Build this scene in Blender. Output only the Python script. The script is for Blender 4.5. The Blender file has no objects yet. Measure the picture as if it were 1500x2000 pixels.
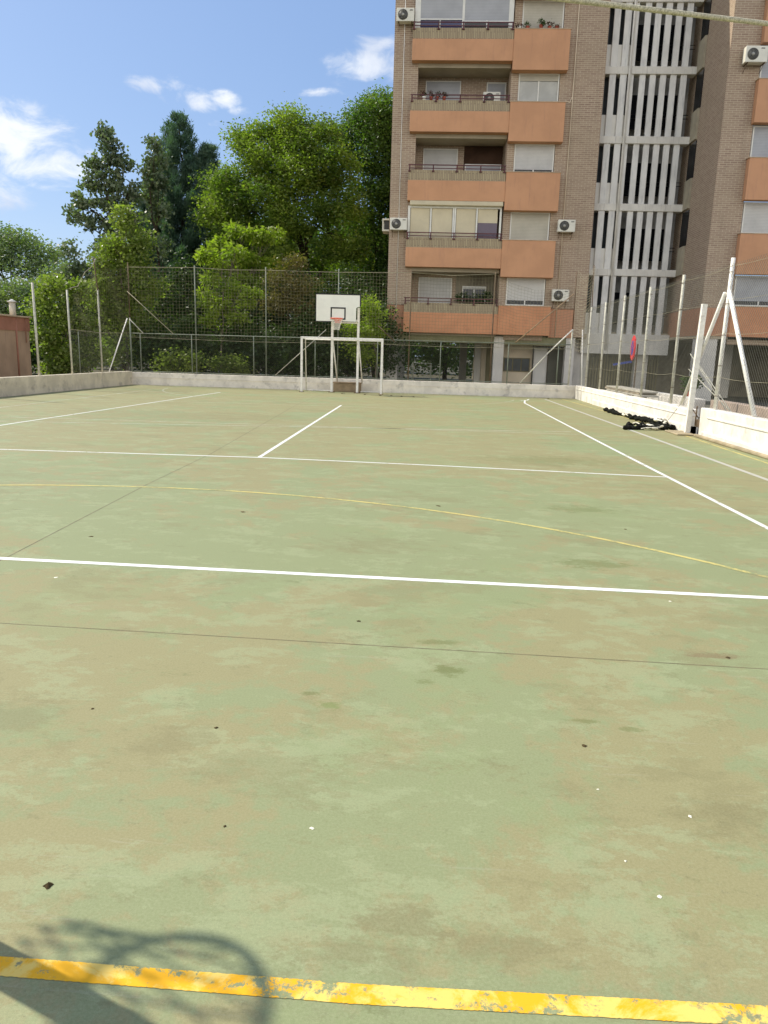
import bpy, math, random
import numpy as np
from mathutils import Vector
sc = bpy.context.scene
R = math.radians

# ------------------------------------------------------------------ camera
cam = bpy.data.objects.new('camera', bpy.data.cameras.new('camera'))
sc.collection.objects.link(cam); sc.camera = cam
P, RO, YW = 0.20676, 0.02921, 0.05893
fwd = Vector((-math.sin(YW)*math.cos(P), math.cos(YW)*math.cos(P), -math.sin(P)))
rt = Vector((math.cos(YW), math.sin(YW), 0)); up = rt.cross(fwd)
r1 = rt*math.cos(RO)+up*math.sin(RO); u1 = -rt*math.sin(RO)+up*math.cos(RO)
from mathutils import Matrix
m = Matrix((r1, u1, -fwd)).transposed().to_4x4()
m.translation = Vector((2.4187, -4.9461, 1.5029))
cam.matrix_world = m
cam.data.sensor_fit = 'VERTICAL'; cam.data.sensor_height = 36; cam.data.lens = 26.415
cam.data.clip_start = 0.05; cam.data.clip_end = 2000

# ------------------------------------------------------------------ light
SUN_EL = R(48.0)
hx, hy = -0.924, 0.382                       # horizontal direction towards the sun
sd = Vector((hx*math.cos(SUN_EL), hy*math.cos(SUN_EL), math.sin(SUN_EL))).normalized()
sun = bpy.data.objects.new('sun', bpy.data.lights.new('sun', 'SUN'))
sc.collection.objects.link(sun)
sun.data.energy = 3.8; sun.data.angle = R(0.53); sun.data.color = (1.0, 0.94, 0.82)
sun.rotation_euler = sd.to_track_quat('Z', 'Y').to_euler()
sc.view_settings.view_transform = 'Standard'; sc.view_settings.look = 'None'
sc.view_settings.exposure = 0.47; sc.view_settings.gamma = 1.0
sc.view_settings.use_curve_mapping = False

w = bpy.data.worlds.new('World'); sc.world = w; w.use_nodes = True
nt = w.node_tree; nt.nodes.clear()
def N(t, typ, **k):
    n = t.nodes.new(typ)
    for a, b in k.items():
        if a == 'i':
            for x, y in b.items(): n.inputs[x].default_value = y
        else: setattr(n, a, b)
    return n
def mth(t, op, a, b=None, c=None, clamp=False):
    n = t.nodes.new('ShaderNodeMath'); n.operation = op; n.use_clamp = clamp
    for i, v in enumerate((a, b, c)):
        if v is None: continue
        if isinstance(v, (int, float)): n.inputs[i].default_value = v
        else: t.links.new(v, n.inputs[i])
    return n.outputs[0]
out = N(nt, 'ShaderNodeOutputWorld'); bg = N(nt, 'ShaderNodeBackground')
sky = N(nt, 'ShaderNodeTexSky', sky_type='NISHITA', sun_disc=False)
sky.sun_elevation = SUN_EL; sky.sun_rotation = math.atan2(hx, hy)
sky.air_density = 1.0; sky.dust_density = 1.2; sky.ozone_density = 1.6
tc = N(nt, 'ShaderNodeTexCoord'); sp = N(nt, 'ShaderNodeSeparateXYZ')
nt.links.new(tc.outputs['Generated'], sp.inputs[0])
AZ = mth(nt, 'ARCTAN2', sp.outputs[0], sp.outputs[1]); EL = mth(nt, 'ARCSINE', sp.outputs[2])
cmb = N(nt, 'ShaderNodeCombineXYZ')
nt.links.new(AZ, cmb.inputs[0]); nt.links.new(mth(nt, 'MULTIPLY', EL, 1.7), cmb.inputs[1])
nz = N(nt, 'ShaderNodeTexNoise', i={'Scale': 17.0, 'Detail': 9.0, 'Roughness': 0.62, 'Distortion': 0.5})
nz2 = N(nt, 'ShaderNodeTexNoise', i={'Scale': 5.0, 'Detail': 5.0, 'Roughness': 0.55})
nt.links.new(cmb.outputs[0], nz.inputs['Vector']); nt.links.new(cmb.outputs[0], nz2.inputs['Vector'])
# cumulus banks given as azimuth, elevation, half sizes (radians), strength
CL = [(-.50, .225, .10, .040, 1.), (-.45, .196, .075, .032, 1.), (-.53, .165, .09, .03, .55), (-.42, .135, .05, .012, .3),
      (-.338, .293, .045, .013, 1.), (-.302, .281, .044, .016, 1.), (-.270, .284, .030, .012, .9),
      (-.246, .274, .022, .008, .7), (-.274, .259, .018, .007, .65),
      (-.100, .328, .060, .024, 1.), (-.085, .350, .04, .016, .8), (-.150, .298, .040, .009, .75), (-.219, .270, .02, .007, .5),
      (-.50, .115, .12, .008, .35), (-.38, .205, .015, .012, .3),
      (.7, .40, .12, .05, 1.), (1.5, .33, .16, .05, 1.), (-1.2, .3, .15, .06, 1.), (-1.6, .18, .2, .04, 1.), (2.4, .3, .2, .06, 1.)]
acc = None
for (a, e, ra, re, s) in CL:
    dx = mth(nt, 'DIVIDE', mth(nt, 'SUBTRACT', AZ, a), ra); dy = mth(nt, 'DIVIDE', mth(nt, 'SUBTRACT', EL, e), re)
    d = mth(nt, 'SQRT', mth(nt, 'ADD', mth(nt, 'MULTIPLY', dx, dx), mth(nt, 'MULTIPLY', dy, dy)))
    v = mth(nt, 'MULTIPLY', mth(nt, 'SUBTRACT', 1.25, d, clamp=True), s)
    acc = v if acc is None else mth(nt, 'MAXIMUM', acc, v)
dens = mth(nt, 'ADD', mth(nt, 'MULTIPLY', mth(nt, 'SUBTRACT', nz.outputs[0], 0.53), 3.4), acc)
dens = mth(nt, 'MULTIPLY', dens, mth(nt, 'MULTIPLY', acc, 2.2, clamp=True))
mr = N(nt, 'ShaderNodeMapRange', interpolation_type='SMOOTHSTEP', i={1: 0.2, 2: 1.35})
nt.links.new(dens, mr.inputs[0])
ccol = N(nt, 'ShaderNodeMix', data_type='RGBA'); ccol.inputs[6].default_value = (4.3, 4.9, 6.2, 1); ccol.inputs[7].default_value = (6.8, 7.1, 7.5, 1)
mr2 = N(nt, 'ShaderNodeMapRange', i={1: 0.38, 2: 0.6}); nt.links.new(nz2.outputs[0], mr2.inputs[0]); nt.links.new(mr2.outputs[0], ccol.inputs[0])
# thin even veil of summer haze over the blue
veil = N(nt, 'ShaderNodeMix', data_type='RGBA'); veil.inputs[0].default_value = 0.45; veil.inputs[7].default_value = (1.9, 3.2, 6.0, 1)
nt.links.new(sky.outputs[0], veil.inputs[6])
cm = N(nt, 'ShaderNodeMix', data_type='RGBA')
nt.links.new(mr.outputs[0], cm.inputs[0]); nt.links.new(veil.outputs[2], cm.inputs[6]); nt.links.new(ccol.outputs[2], cm.inputs[7])
# unseen bright cloud bank added behind the photographer to fill the shaded facade
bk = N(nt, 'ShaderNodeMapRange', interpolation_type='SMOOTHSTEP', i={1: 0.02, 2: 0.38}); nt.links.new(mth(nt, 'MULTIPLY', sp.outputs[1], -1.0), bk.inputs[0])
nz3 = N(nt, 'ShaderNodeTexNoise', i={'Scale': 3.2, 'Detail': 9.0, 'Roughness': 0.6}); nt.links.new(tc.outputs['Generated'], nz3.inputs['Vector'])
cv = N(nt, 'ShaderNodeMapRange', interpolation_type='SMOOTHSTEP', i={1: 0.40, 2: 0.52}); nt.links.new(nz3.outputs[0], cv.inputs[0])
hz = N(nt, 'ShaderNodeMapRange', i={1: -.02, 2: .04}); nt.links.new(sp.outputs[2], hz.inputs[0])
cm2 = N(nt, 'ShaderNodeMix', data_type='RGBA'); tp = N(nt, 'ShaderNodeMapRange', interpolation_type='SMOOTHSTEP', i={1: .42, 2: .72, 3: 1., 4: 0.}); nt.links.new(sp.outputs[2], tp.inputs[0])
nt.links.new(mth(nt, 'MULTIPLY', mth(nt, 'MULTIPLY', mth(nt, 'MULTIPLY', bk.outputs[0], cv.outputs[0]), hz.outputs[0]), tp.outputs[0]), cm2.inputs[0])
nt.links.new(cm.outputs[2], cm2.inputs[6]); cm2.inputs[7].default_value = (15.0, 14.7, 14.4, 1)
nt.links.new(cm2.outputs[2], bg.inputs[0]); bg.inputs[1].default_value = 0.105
nt.links.new(bg.outputs[0], out.inputs[0])

# ------------------------------------------------------------------ helpers
col = sc.collection
rnd = random.Random(7)
rs = np.random.RandomState(11)

def tagp(o, label=None, cat=None, group=None, kind=None):
    if label: o['label'] = label
    if cat: o['category'] = cat
    if group: o['group'] = group
    if kind: o['kind'] = kind
    return o
def empty(name, loc, label=None, cat=None, group=None, kind=None, rz=0):
    o = bpy.data.objects.new(name, None); col.objects.link(o); o.location = loc; o.rotation_euler = (0, 0, rz)
    o.empty_display_size = 0.2
    return tagp(o, label, cat, group, kind)
def origin(o):
    v = Vector((0, 0, 0))
    while o is not None: v = v+Vector(o.location); o = o.parent
    return v

class MB:
    """collects boxes, tubes and strands in world metres; build() links them as one mesh"""
    def __init__(s): s.v = []; s.f = []; s.sm = []
    def add(s, vs, fs, smooth=False):
        n = len(s.v); s.v += [tuple(p) for p in vs]; s.f += [tuple(i+n for i in f) for f in fs]; s.sm += [smooth]*len(fs); return s
    def box(s, x0, x1, y0, y1, z0, z1, b=0.0):
        if b <= 0:
            vs = [(x, y, z) for x in (x0, x1) for y in (y0, y1) for z in (z0, z1)]
            return s.add(vs, [(0, 1, 3, 2), (4, 6, 7, 5), (0, 4, 5, 1), (2, 3, 7, 6), (0, 2, 6, 4), (1, 5, 7, 3)])
        c = ((x0+x1)/2, (y0+y1)/2, (z0+z1)/2); h = ((x1-x0)/2, (y1-y0)/2, (z1-z0)/2)
        bm_v = []; idx = {}
        for sx in (-1, 1):
            for sy in (-1, 1):
                for sz in (-1, 1):
                    for ax in range(3):
                        p = [h[0]*sx, h[1]*sy, h[2]*sz]; sg = (sx, sy, sz)
                        for k in range(3):
                            if k != ax: p[k] -= sg[k]*b
                        idx[(sx, sy, sz, ax)] = len(bm_v); bm_v.append((c[0]+p[0], c[1]+p[1], c[2]+p[2]))
        fs = []
        for ax in range(3):
            o1, o2 = [k for k in range(3) if k != ax]
            for sg in (-1, 1):
                q = []
                for a, bb in ((-1, -1), (1, -1), (1, 1), (-1, 1)):
                    t = [0, 0, 0]; t[ax] = sg; t[o1] = a; t[o2] = bb; q.append(idx[(*t, ax)])
                fs.append(q)
        for ax in range(3):              # edge bevels
            o1, o2 = [k for k in range(3) if k != ax]
            for a in (-1, 1):
                for bb in (-1, 1):
                    t0 = [0, 0, 0]; t1 = [0, 0, 0]; t0[ax] = -1; t1[ax] = 1
                    for t in (t0, t1): t[o1] = a; t[o2] = bb
                    fs.append([idx[(*t0, o1)], idx[(*t1, o1)], idx[(*t1, o2)], idx[(*t0, o2)]])
        for sx in (-1, 1):
            for sy in (-1, 1):
                for sz in (-1, 1): fs.append([idx[(sx, sy, sz, k)] for k in range(3)])
        return s.add(bm_v, fs)
    def tube(s, pts, r, n=8, smooth=True, cap=True):
        pts = [Vector(p) for p in pts]; rr = r if isinstance(r, (list, tuple)) else [r]*len(pts)
        vs = []; fs = []; prev = None
        for i, p in enumerate(pts):
            d = (pts[min(i+1, len(pts)-1)]-pts[max(i-1, 0)]).normalized()
            a = d.cross(Vector((0, 0, 1)) if abs(d.z) < 0.9 else Vector((1, 0, 0))).normalized() if prev is None else (prev-d*prev.dot(d)).normalized()
            prev = a; b = d.cross(a)
            for k in range(n):
                t = 2*math.pi*(k+.5)/n; vs.append(p+(a*math.cos(t)+b*math.sin(t))*rr[i])
        for i in range(len(pts)-1):
            for k in range(n):
                fs.append((i*n+k, i*n+(k+1) % n, (i+1)*n+(k+1) % n, (i+1)*n+k))
        if cap: fs.append(tuple(range(n))[::-1]); fs.append(tuple(range((len(pts)-1)*n, len(pts)*n)))
        return s.add(vs, fs, smooth)
    def beam(s, p, q, wd): return s.tube([p, q], wd*0.7071, 4, False)
    def cone(s, c0, c1, r0, r1, n=16): return s.tube([c0, c1], [r0, r1], n, True)
    def disc(s, c, ax, r, n=24):
        ax = Vector(ax).normalized(); a = ax.orthogonal().normalized(); b = ax.cross(a); c = Vector(c)
        return s.add([c+(a*math.cos(2*math.pi*k/n)+b*math.sin(2*math.pi*k/n))*r for k in range(n)], [tuple(range(n))])
    def ring(s, c, ax, R_, r, n=32, m=8):
        ax = Vector(ax).normalized(); a = ax.orthogonal().normalized(); b = ax.cross(a); c = Vector(c); vs = []; fs = []
        for i in range(n):
            t = 2*math.pi*i/n; d = a*math.cos(t)+b*math.sin(t)
            for j in range(m):
                u = 2*math.pi*j/m; vs.append(c+d*(R_+r*math.cos(u))+ax*r*math.sin(u))
        for i in range(n):
            for j in range(m): fs.append((i*m+j, ((i+1) % n)*m+j, ((i+1) % n)*m+(j+1) % m, i*m+(j+1) % m))
        return s.add(vs, fs, True)
    def prism(s, poly, axis, a0, a1):
        """poly in the two other axes, extruded along axis from a0 to a1"""
        n = len(poly); vs = []
        for a in (a0, a1):
            for (p, q) in poly:
                t = [p, q]; t.insert(axis, a); vs.append(t)
        fs = [tuple(range(n))[::-1], tuple(range(n, 2*n))]+[(i, (i+1) % n, n+(i+1) % n, n+i) for i in range(n)]
        return s.add(vs, fs)
    def build(s, name, mt, parent=None, label=None, cat=None, group=None, kind=None, loc=None):
        v = np.array(s.v, float)
        if loc is None:
            if parent is not None: loc = (0, 0, 0)
            else:
                mn, mx = v.min(0), v.max(0); loc = ((mn[0]+mx[0])/2, (mn[1]+mx[1])/2, mn[2])
        base = Vector(loc) if parent is None else origin(parent)+Vector(loc)
        me = bpy.data.meshes.new(name)
        me.from_pydata([tuple(p) for p in v-np.array(base)], [], s.f); me.update()
        me.polygons.foreach_set('use_smooth', s.sm)
        mt = mt if isinstance(mt, (list, tuple)) else [mt]
        for q in mt: me.materials.append(q)
        o = bpy.data.objects.new(name, me); col.objects.link(o); o.location = loc
        if parent is not None: o.parent = parent
        return tagp(o, label, cat, group, kind)
def dup(o, loc, parent=None, label=None, rz=None):
    c = o.copy(); col.objects.link(c); c.parent = parent if parent is not None else None
    if loc is not None: c.location = loc
    if rz is not None: c.rotation_euler = (0, 0, rz)
    if label: c['label'] = label
    for ch in [x for x in sc.objects if x.parent == o]: dup(ch, None, c)
    return c

# ------------------------------------------------------------------ materials
def noise(t, vec, scale, detail=5, rough=.55, dist=0):
    n = N(t, 'ShaderNodeTexNoise', i={'Scale': scale, 'Detail': detail, 'Roughness': rough, 'Distortion': dist})
    t.links.new(vec, n.inputs['Vector']); return n.outputs[0]
def mapr(t, s, a, b, c=0., d=1., sm=True):
    n = N(t, 'ShaderNodeMapRange', i={1: a, 2: b, 3: c, 4: d}); n.clamp = True
    if sm: n.interpolation_type = 'SMOOTHSTEP'
    t.links.new(s, n.inputs[0]); return n.outputs[0]
def mixc(t, f, a, b, mode='MIX'):
    n = N(t, 'ShaderNodeMix', data_type='RGBA', blend_type=mode)
    for i, v in ((0, f), (6, a), (7, b)):
        if isinstance(v, (int, float)): n.inputs[i].default_value = v
        elif isinstance(v, (tuple, list)): n.inputs[i].default_value = (*v, 1) if len(v) == 3 else v
        else: t.links.new(v, n.inputs[i])
    return n.outputs[2]
def base(name, rough=.8, spec=.3):
    mt = bpy.data.materials.new(name); mt.use_nodes = True; t = mt.node_tree
    b = t.nodes['Principled BSDF']; b.inputs['Roughness'].default_value = rough; b.inputs['Specular IOR Level'].default_value = spec
    g = N(t, 'ShaderNodeNewGeometry')
    return mt, t, b, g.outputs['Position']
def bump(t, b, h, strength, dist=.01):
    n = N(t, 'ShaderNodeBump', i={'Strength': strength, 'Distance': dist}); t.links.new(h, n.inputs['Height']); t.links.new(n.outputs[0], b.inputs['Normal'])
def stretch(t, vec, s):
    n = N(t, 'ShaderNodeMapping', i={'Scale': s}); t.links.new(vec, n.inputs[0]); return n.outputs[0]
def simple(name, c, var=.18, scale=3., rough=.75, spec=.3, dirt=None, dirt_amt=.35, streak=False, metallic=0.):
    c = (min(.82, c[0]*1.05), c[1], c[2]*.86)
    mt, t, b, pos = base(name, rough, spec)
    n1 = noise(t, pos, scale, 6, .6); c2 = tuple(x*(1-var) for x in c); c1 = tuple(min(1, x*(1+var*.6)) for x in c)
    o = mixc(t, mapr(t, n1, .35, .65), c2, c1)
    if dirt:
        v = stretch(t, pos, (6, 6, .6)) if streak else pos
        n2 = noise(t, v, scale*1.7, 8, .68); o = mixc(t, mapr(t, n2, .52, .72, 0, dirt_amt), o, dirt)
    t.links.new(o, b.inputs['Base Color']); b.inputs['Metallic'].default_value = metallic
    return mt
GREEN = (.252, .286, .135); BEIGE = (.292, .268, .125)
MOSS = (.125, .15, .035); BRN = (.205, .185, .08)
STAINS = [(2.56, -1.50, .12, .08, .75, MOSS), (2.44, -1.64, .09, .04, .55, MOSS), (2.03, -1.93, .07, .06, .65, (.15, .21, .05)), (1.92, -1.83, .08, .03, .6, MOSS), (3.14, -1.95, .10, .035, .6, MOSS), (3.3, -2.0, .08, .03, .55, MOSS),
          (2.52, -1.13, .16, .04, .55, MOSS), (2.42, -3.18, .20, .09, .65, BRN), (2.29, -3.31, .22, .08, .5, BRN), (2.69, -3.24, .3, .08, .55, BRN), (1.45, -2.32, .20, .2, .5, BRN), (.76, -2.19, .25, .2, .5, BRN),
          (3.65, .63, .4, .18, .55, MOSS), (4.02, 2.75, .5, .25, .45, MOSS), (3.92, -1.12, .2, .05, .55, (.20, .12, .055)), (3.47, -2.6, .25, .15, .5, BRN), (2.0, .9, .6, .35, .4, BRN), (4.3, 6.5, 1.6, .7, .35, MOSS), (-3, 12, 4, 1.6, .3, BRN)]
def court_color(t, pos):
    a = noise(t, pos, .42, 10, .68, .25); b_ = noise(t, pos, 1.7, 12, .74, .25); c = noise(t, pos, 9., 8, .7, .3); far = noise(t, pos, .16, 3, .5)
    f = mth(t, 'ADD', mth(t, 'MULTIPLY', a, .50), mth(t, 'ADD', mth(t, 'MULTIPLY', b_, .38), mth(t, 'MULTIPLY', c, .12)))
    f = mth(t, 'ADD', f, mth(t, 'MULTIPLY', mth(t, 'SUBTRACT', far, .5), .3))
    sp_ = N(t, 'ShaderNodeSeparateXYZ'); t.links.new(pos, sp_.inputs[0])
    f = mth(t, 'ADD', f, mapr(t, sp_.outputs[1], -3, 8, -.010, .065, False))
    o = mixc(t, mapr(t, f, .50, .545), GREEN, BEIGE)
    # bleached, chalky patches of the green coat
    st = stretch(t, pos, (1., 1.7, 1.))
    bl = noise(t, st, 1.6, 14, .80, .15); o = mixc(t, mapr(t, bl, .52, .55, 0, .5), o, (.325, .365, .19))
    gr = noise(t, pos, .55, 14, .78, .1); o = mixc(t, mapr(t, gr, .54, .565, 0, .45), o, (.245, .295, .13))
    # worn brown through-patches, drainage streaks and moss stains
    br = noise(t, st, .62, 15, .80, .12); o = mixc(t, mapr(t, br, .55, .575, 0, .42), o, (.225, .205, .09))
    br2 = noise(t, st, 3.1, 13, .85, .1); o = mixc(t, mapr(t, br2, .56, .61, 0, .5), o, (.19, .185, .08))
    ms = noise(t, st, .9, 14, .84, .15); o = mixc(t, mapr(t, ms, .595, .65, 0, .6), o, (.145, .165, .06))
    ck = noise(t, st, 7.5, 11, .88, .1); o = mixc(t, mapr(t, ck, .585, .64, 0, .5), o, (.145, .135, .065))
    sc_ = noise(t, stretch(t, pos, (.5, 9., 1.)), 1.8, 8, .75, .2); o = mixc(t, mapr(t, sc_, .60, .68, 0, .3), o, (.40, .40, .29))
    fl = noise(t, pos, 26., 9, .85, .1); o = mixc(t, mth(t, 'MULTIPLY', mapr(t, fl, .56, .62, 0, .38), mapr(t, b_, .46, .54)), o, (.15, .14, .075))
    # a few stains with a place of their own: x, y, half sizes, strength, colour
    edge = noise(t, st, 5.5, 13, .82, .2)
    for (cx, cy, ra, rb, am, cc) in STAINS:
        dx = mth(t, 'DIVIDE', mth(t, 'SUBTRACT', sp_.outputs[0], cx), ra); dy = mth(t, 'DIVIDE', mth(t, 'SUBTRACT', sp_.outputs[1], cy), rb)
        d2 = mth(t, 'SQRT', mth(t, 'ADD', mth(t, 'MULTIPLY', dx, dx), mth(t, 'MULTIPLY', dy, dy)))
        v = mth(t, 'ADD', mth(t, 'SUBTRACT', 1., d2), mth(t, 'MULTIPLY', mth(t, 'SUBTRACT', edge, .5), 5.)); o = mixc(t, mapr(t, v, .1, .7, 0, am), o, cc)
    # grit and pores
    g1 = noise(t, pos, 110., 3, .7); o = mixc(t, mapr(t, g1, .3, .7), mixc(t, .10, o, (.08, .07, .04)), mixc(t, .08, o, (.62, .60, .42)))
    g2 = noise(t, pos, 32., 4, .75); o = mixc(t, mapr(t, g2, .64, .73, 0, .4), o, (.10, .10, .06))
    g3 = noise(t, pos, 420., 2, .7); o = mixc(t, mapr(t, g3, .40, .60, 0, .22), o, (.13, .115, .07))
    return o, c
def court_mat(name, paint=None, chip=(.5, .6), paint2=None, keep=1.0, crackle=0.):
    mt, t, b, pos = base(name, .72, .28)
    o, h = court_color(t, pos)
    if paint:
        n1 = noise(t, pos, 19., 12, .8, .3); n2 = noise(t, pos, 2.6, 4, .6)
        f = mth(t, 'ADD', mth(t, 'MULTIPLY', n1, .65), mth(t, 'MULTIPLY', n2, .35))
        mask = mapr(t, f, chip[0], chip[1], keep, 0.)
        pc = paint
        if paint2: pc = mixc(t, mapr(t, noise(t, pos, 4.3, 8, .7, .4), .47, .56), paint, paint2)
        o = mixc(t, mask, o, pc)
    t.links.new(o, b.inputs['Base Color'])
    hh = noise(t, pos, 160., 3, .7); bump(t, b, mth(t, 'ADD', hh, h), .05, .0015)
    return mt
def brick_mat(name, plane='x', c1=(.29, .197, .138), c2=(.38, .278, .192), mortar=(.54, .45, .33), bw=.27, bh=.079, tint=None):
    mt, t, b, pos = base(name, .88, .2)
    s = N(t, 'ShaderNodeSeparateXYZ'); t.links.new(pos, s.inputs[0]); cb = N(t, 'ShaderNodeCombineXYZ')
    gn = N(t, 'ShaderNodeNewGeometry'); sn = N(t, 'ShaderNodeSeparateXYZ'); t.links.new(gn.outputs['True Normal'], sn.inputs[0])
    isx = mth(t, 'GREATER_THAN', mth(t, 'ABSOLUTE', sn.outputs[0]), .5); ax = N(t, 'ShaderNodeMix'); t.links.new(isx, ax.inputs[0]); t.links.new(s.outputs[0], ax.inputs[2]); t.links.new(s.outputs[1], ax.inputs[3])
    if plane in ('x', 'y'): a, c = ax.outputs[0], s.outputs[2]
    elif plane == 'soldier': a, c = s.outputs[2], s.outputs[0]
    t.links.new(a, cb.inputs[0]); t.links.new(c, cb.inputs[1])
    br = N(t, 'ShaderNodeTexBrick', i={'Scale': 1., 'Mortar Size': .009, 'Mortar Smooth': .2, 'Bias': 0., 'Brick Width': bw, 'Row Height': bh})
    br.inputs['Color1'].default_value = (*c1, 1); br.inputs['Color2'].default_value = (*c2, 1); br.inputs['Mortar'].default_value = (*mortar, 1)
    t.links.new(cb.outputs[0], br.inputs['Vector'])
    n1 = noise(t, pos, .7, 6, .6); n2 = noise(t, stretch(t, pos, (3, 3, .35)), 1.3, 6, .65)
    o = mixc(t, mapr(t, n1, .3, .7, 0, .3), br.outputs[0], (.37, .29, .19)); o = mixc(t, mapr(t, n2, .5, .75, 0, .25), o, (.20, .16, .11))
    if tint: o = mixc(t, .8, o, tint)
    t.links.new(o, b.inputs['Base Color']); bump(t, b, br.outputs[1], -.6, .008)
    return mt
def leaf_mat(name, dark, light, tip, scale=.9, trans=.45, rough=.5):
    mt = bpy.data.materials.new(name); mt.use_nodes = True; t = mt.node_tree; t.nodes.remove(t.nodes['Principled BSDF'])
    o = t.nodes['Material Output']; g = N(t, 'ShaderNodeNewGeometry'); pos = g.outputs['Position']
    c = mixc(t, mapr(t, noise(t, pos, scale, 4, .6), .35, .65), dark, light)
    c = mixc(t, mapr(t, noise(t, pos, scale*4.5, 3, .6), .52, .7, 0, .8), c, tip)
    c = mixc(t, mapr(t, noise(t, pos, scale*19, 2, .6), .35, .65, 0, .35), c, tuple(x*.6 for x in dark))
    b = N(t, 'ShaderNodeBsdfPrincipled', i={'Roughness': rough, 'Specular IOR Level': .35}); tr = N(t, 'ShaderNodeBsdfTranslucent')
    t.links.new(c, b.inputs['Base Color']); tc_ = mixc(t, 1., c, (1.2, 1.6, .5), 'MULTIPLY'); t.links.new(tc_, tr.inputs[0])
    mx = N(t, 'ShaderNodeMixShader', i={0: trans}); t.links.new(b.outputs[0], mx.inputs[1]); t.links.new(tr.outputs[0], mx.inputs[2]); t.links.new(mx.outputs[0], o.inputs[0])
    return mt

M = {}
M['court'] = court_mat('court_paint')
M['white_line'] = court_mat('white_line', (.80, .80, .76), (.56, .66))
M['worn_white'] = court_mat('worn_white', (.74, .74, .69), (.53, .63), keep=.95)
M['faint_line'] = court_mat('faint_line', (.60, .58, .50), (.44, .60), keep=.55)
M['grey_line'] = court_mat('grey_line', (.50, .48, .41), (.52, .66), keep=.85)
M['yellow_line'] = court_mat('yellow_line', (.80, .41, .012), (.525, .56), (.80, .56, .13))
M['thin_yellow'] = court_mat('thin_yellow', (.66, .54, .17), (.46, .60), keep=.75)
M['joint'] = simple('joint', (.16, .14, .09), .3, 9.)
M['soil'] = simple('soil', (.085, .075, .045), .5, .8, dirt=(.05, .07, .025), dirt_amt=.8)
M['asphalt'] = simple('asphalt', (.10, .098, .09), .3, 1.4, dirt=(.16, .15, .13))
M['white_wall'] = simple('white_wall', (.72, .71, .72), .14, 2.2, .85, .2, dirt=(.46, .41, .33), dirt_amt=.75)
M['grey_wall'] = simple('grey_wall', (.72, .69, .67), .14, 1.8, .85, .2, dirt=(.27, .25, .22), dirt_amt=.6)
M['beige_wall'] = simple('beige_wall', (.66, .61, .53), .14, 1.8, .85, .2, dirt=(.27, .23, .18), dirt_amt=.6)
M['wall_pink'] = simple('wall_pink', (.40, .33, .30), .14, 1.8, .85, .2, dirt=(.2, .17, .15), dirt_amt=.5)
M['brick_x'] = brick_mat('brick_x', 'x'); M['brick_y'] = brick_mat('brick_y', 'y')
M['brick_s'] = brick_mat('brick_s', 'soldier', c1=(.44, .36, .22), c2=(.33, .26, .16), mortar=(.17, .13, .09), bw=.5, bh=.075)
M['brick_red'] = brick_mat('brick_red', 'x', tint=(.52, .245, .135))
M['brick_redy'] = brick_mat('brick_redy', 'y', tint=(.52, .245, .135))
M['peach'] = simple('peach', (.53, .295, .185), .07, .9, .85, .2, dirt=(.38, .20, .13), dirt_amt=.38, streak=True)
M['peach_low'] = simple('peach_low', (.55, .27, .16), .1, .9, .85, .2, dirt=(.40, .18, .10), dirt_amt=.5)
M['coping'] = simple('coping', (.48, .38, .29), .15, 4., .85, .2)
M['stucco'] = simple('stucco', (.66, .655, .66), .10, 1.1, .9, .2, dirt=(.30, .28, .26), dirt_amt=.5, streak=True)
M['fin'] = simple('fin', (.68, .69, .73), .09, 1.2, .8, .25, dirt=(.33, .33, .33), dirt_amt=.5, streak=True)
M['fin_panel'] = simple('fin_panel', (.68, .68, .70), .08, 1.2, .8, .25, dirt=(.4, .4, .4), dirt_amt=.4, streak=True)
M['stair_back'] = simple('stair_back', (.42, .43, .45), .25, 1.2, .85, .2)
M['ceiling'] = simple('ceiling', (.40, .36, .30), .1, 1., .9, .1)
M['dark'] = simple('dark', (.012, .013, .016), .3, 2., .25, .5)
M['interior'] = simple('interior', (.20, .18, .15), .3, 1., .9, .1)
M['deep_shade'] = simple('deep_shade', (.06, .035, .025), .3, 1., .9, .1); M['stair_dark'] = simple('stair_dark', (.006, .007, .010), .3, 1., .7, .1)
M['glass'] = simple('glass', (.06, .07, .085), .3, 1.1, .08, .6)
M['glass_pale'] = simple('glass_pale', (.33, .34, .34), .15, 2., .12, .6)
M['purple'] = simple('purple', (.09, .065, .105), .1, 2., .3, .5)
M['blue_glass'] = simple('blue_glass', (.018, .022, .10), .2, 2., .2, .5)
def slat(name, c, pitch=.055, dark=.55):
    mt, t, b, pos = base(name, .6, .3); s = N(t, 'ShaderNodeSeparateXYZ'); t.links.new(pos, s.inputs[0])
    fr = mth(t, 'FRACT', mth(t, 'DIVIDE', s.outputs[2], pitch)); m_ = mapr(t, fr, .0, .2)
    n1 = noise(t, pos, 1.5, 5, .6); c0 = mixc(t, mapr(t, n1, .35, .7), c, tuple(x*.86 for x in c))
    t.links.new(mixc(t, m_, tuple(x*dark for x in c), c0), b.inputs['Base Color']); bump(t, b, fr, .3, .01); return mt
M['shutter'] = slat('shutter', (.56, .54, .49)); M['shutter_beige'] = slat('shutter_beige', (.50, .46, .36), .06)
M['shutter_grey'] = slat('shutter_grey', (.42, .42, .42)); M['garage'] = slat('garage', (.10, .095, .07), .11)
M['blind'] = simple('blind', (.56, .51, .40), .06, 1.5, .8, .2, dirt=(.45, .4, .3), dirt_amt=.3)
M['white_frame'] = simple('white_frame', (.68, .69, .70), .08, 3., .45, .4)
M['rail'] = simple('rail', (.085, .018, .022), .3, 5., .5, .4)
M['post'] = simple('post', (.50, .50, .46), .18, 7., .6, .35, dirt=(.26, .20, .14), dirt_amt=.6)
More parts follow.
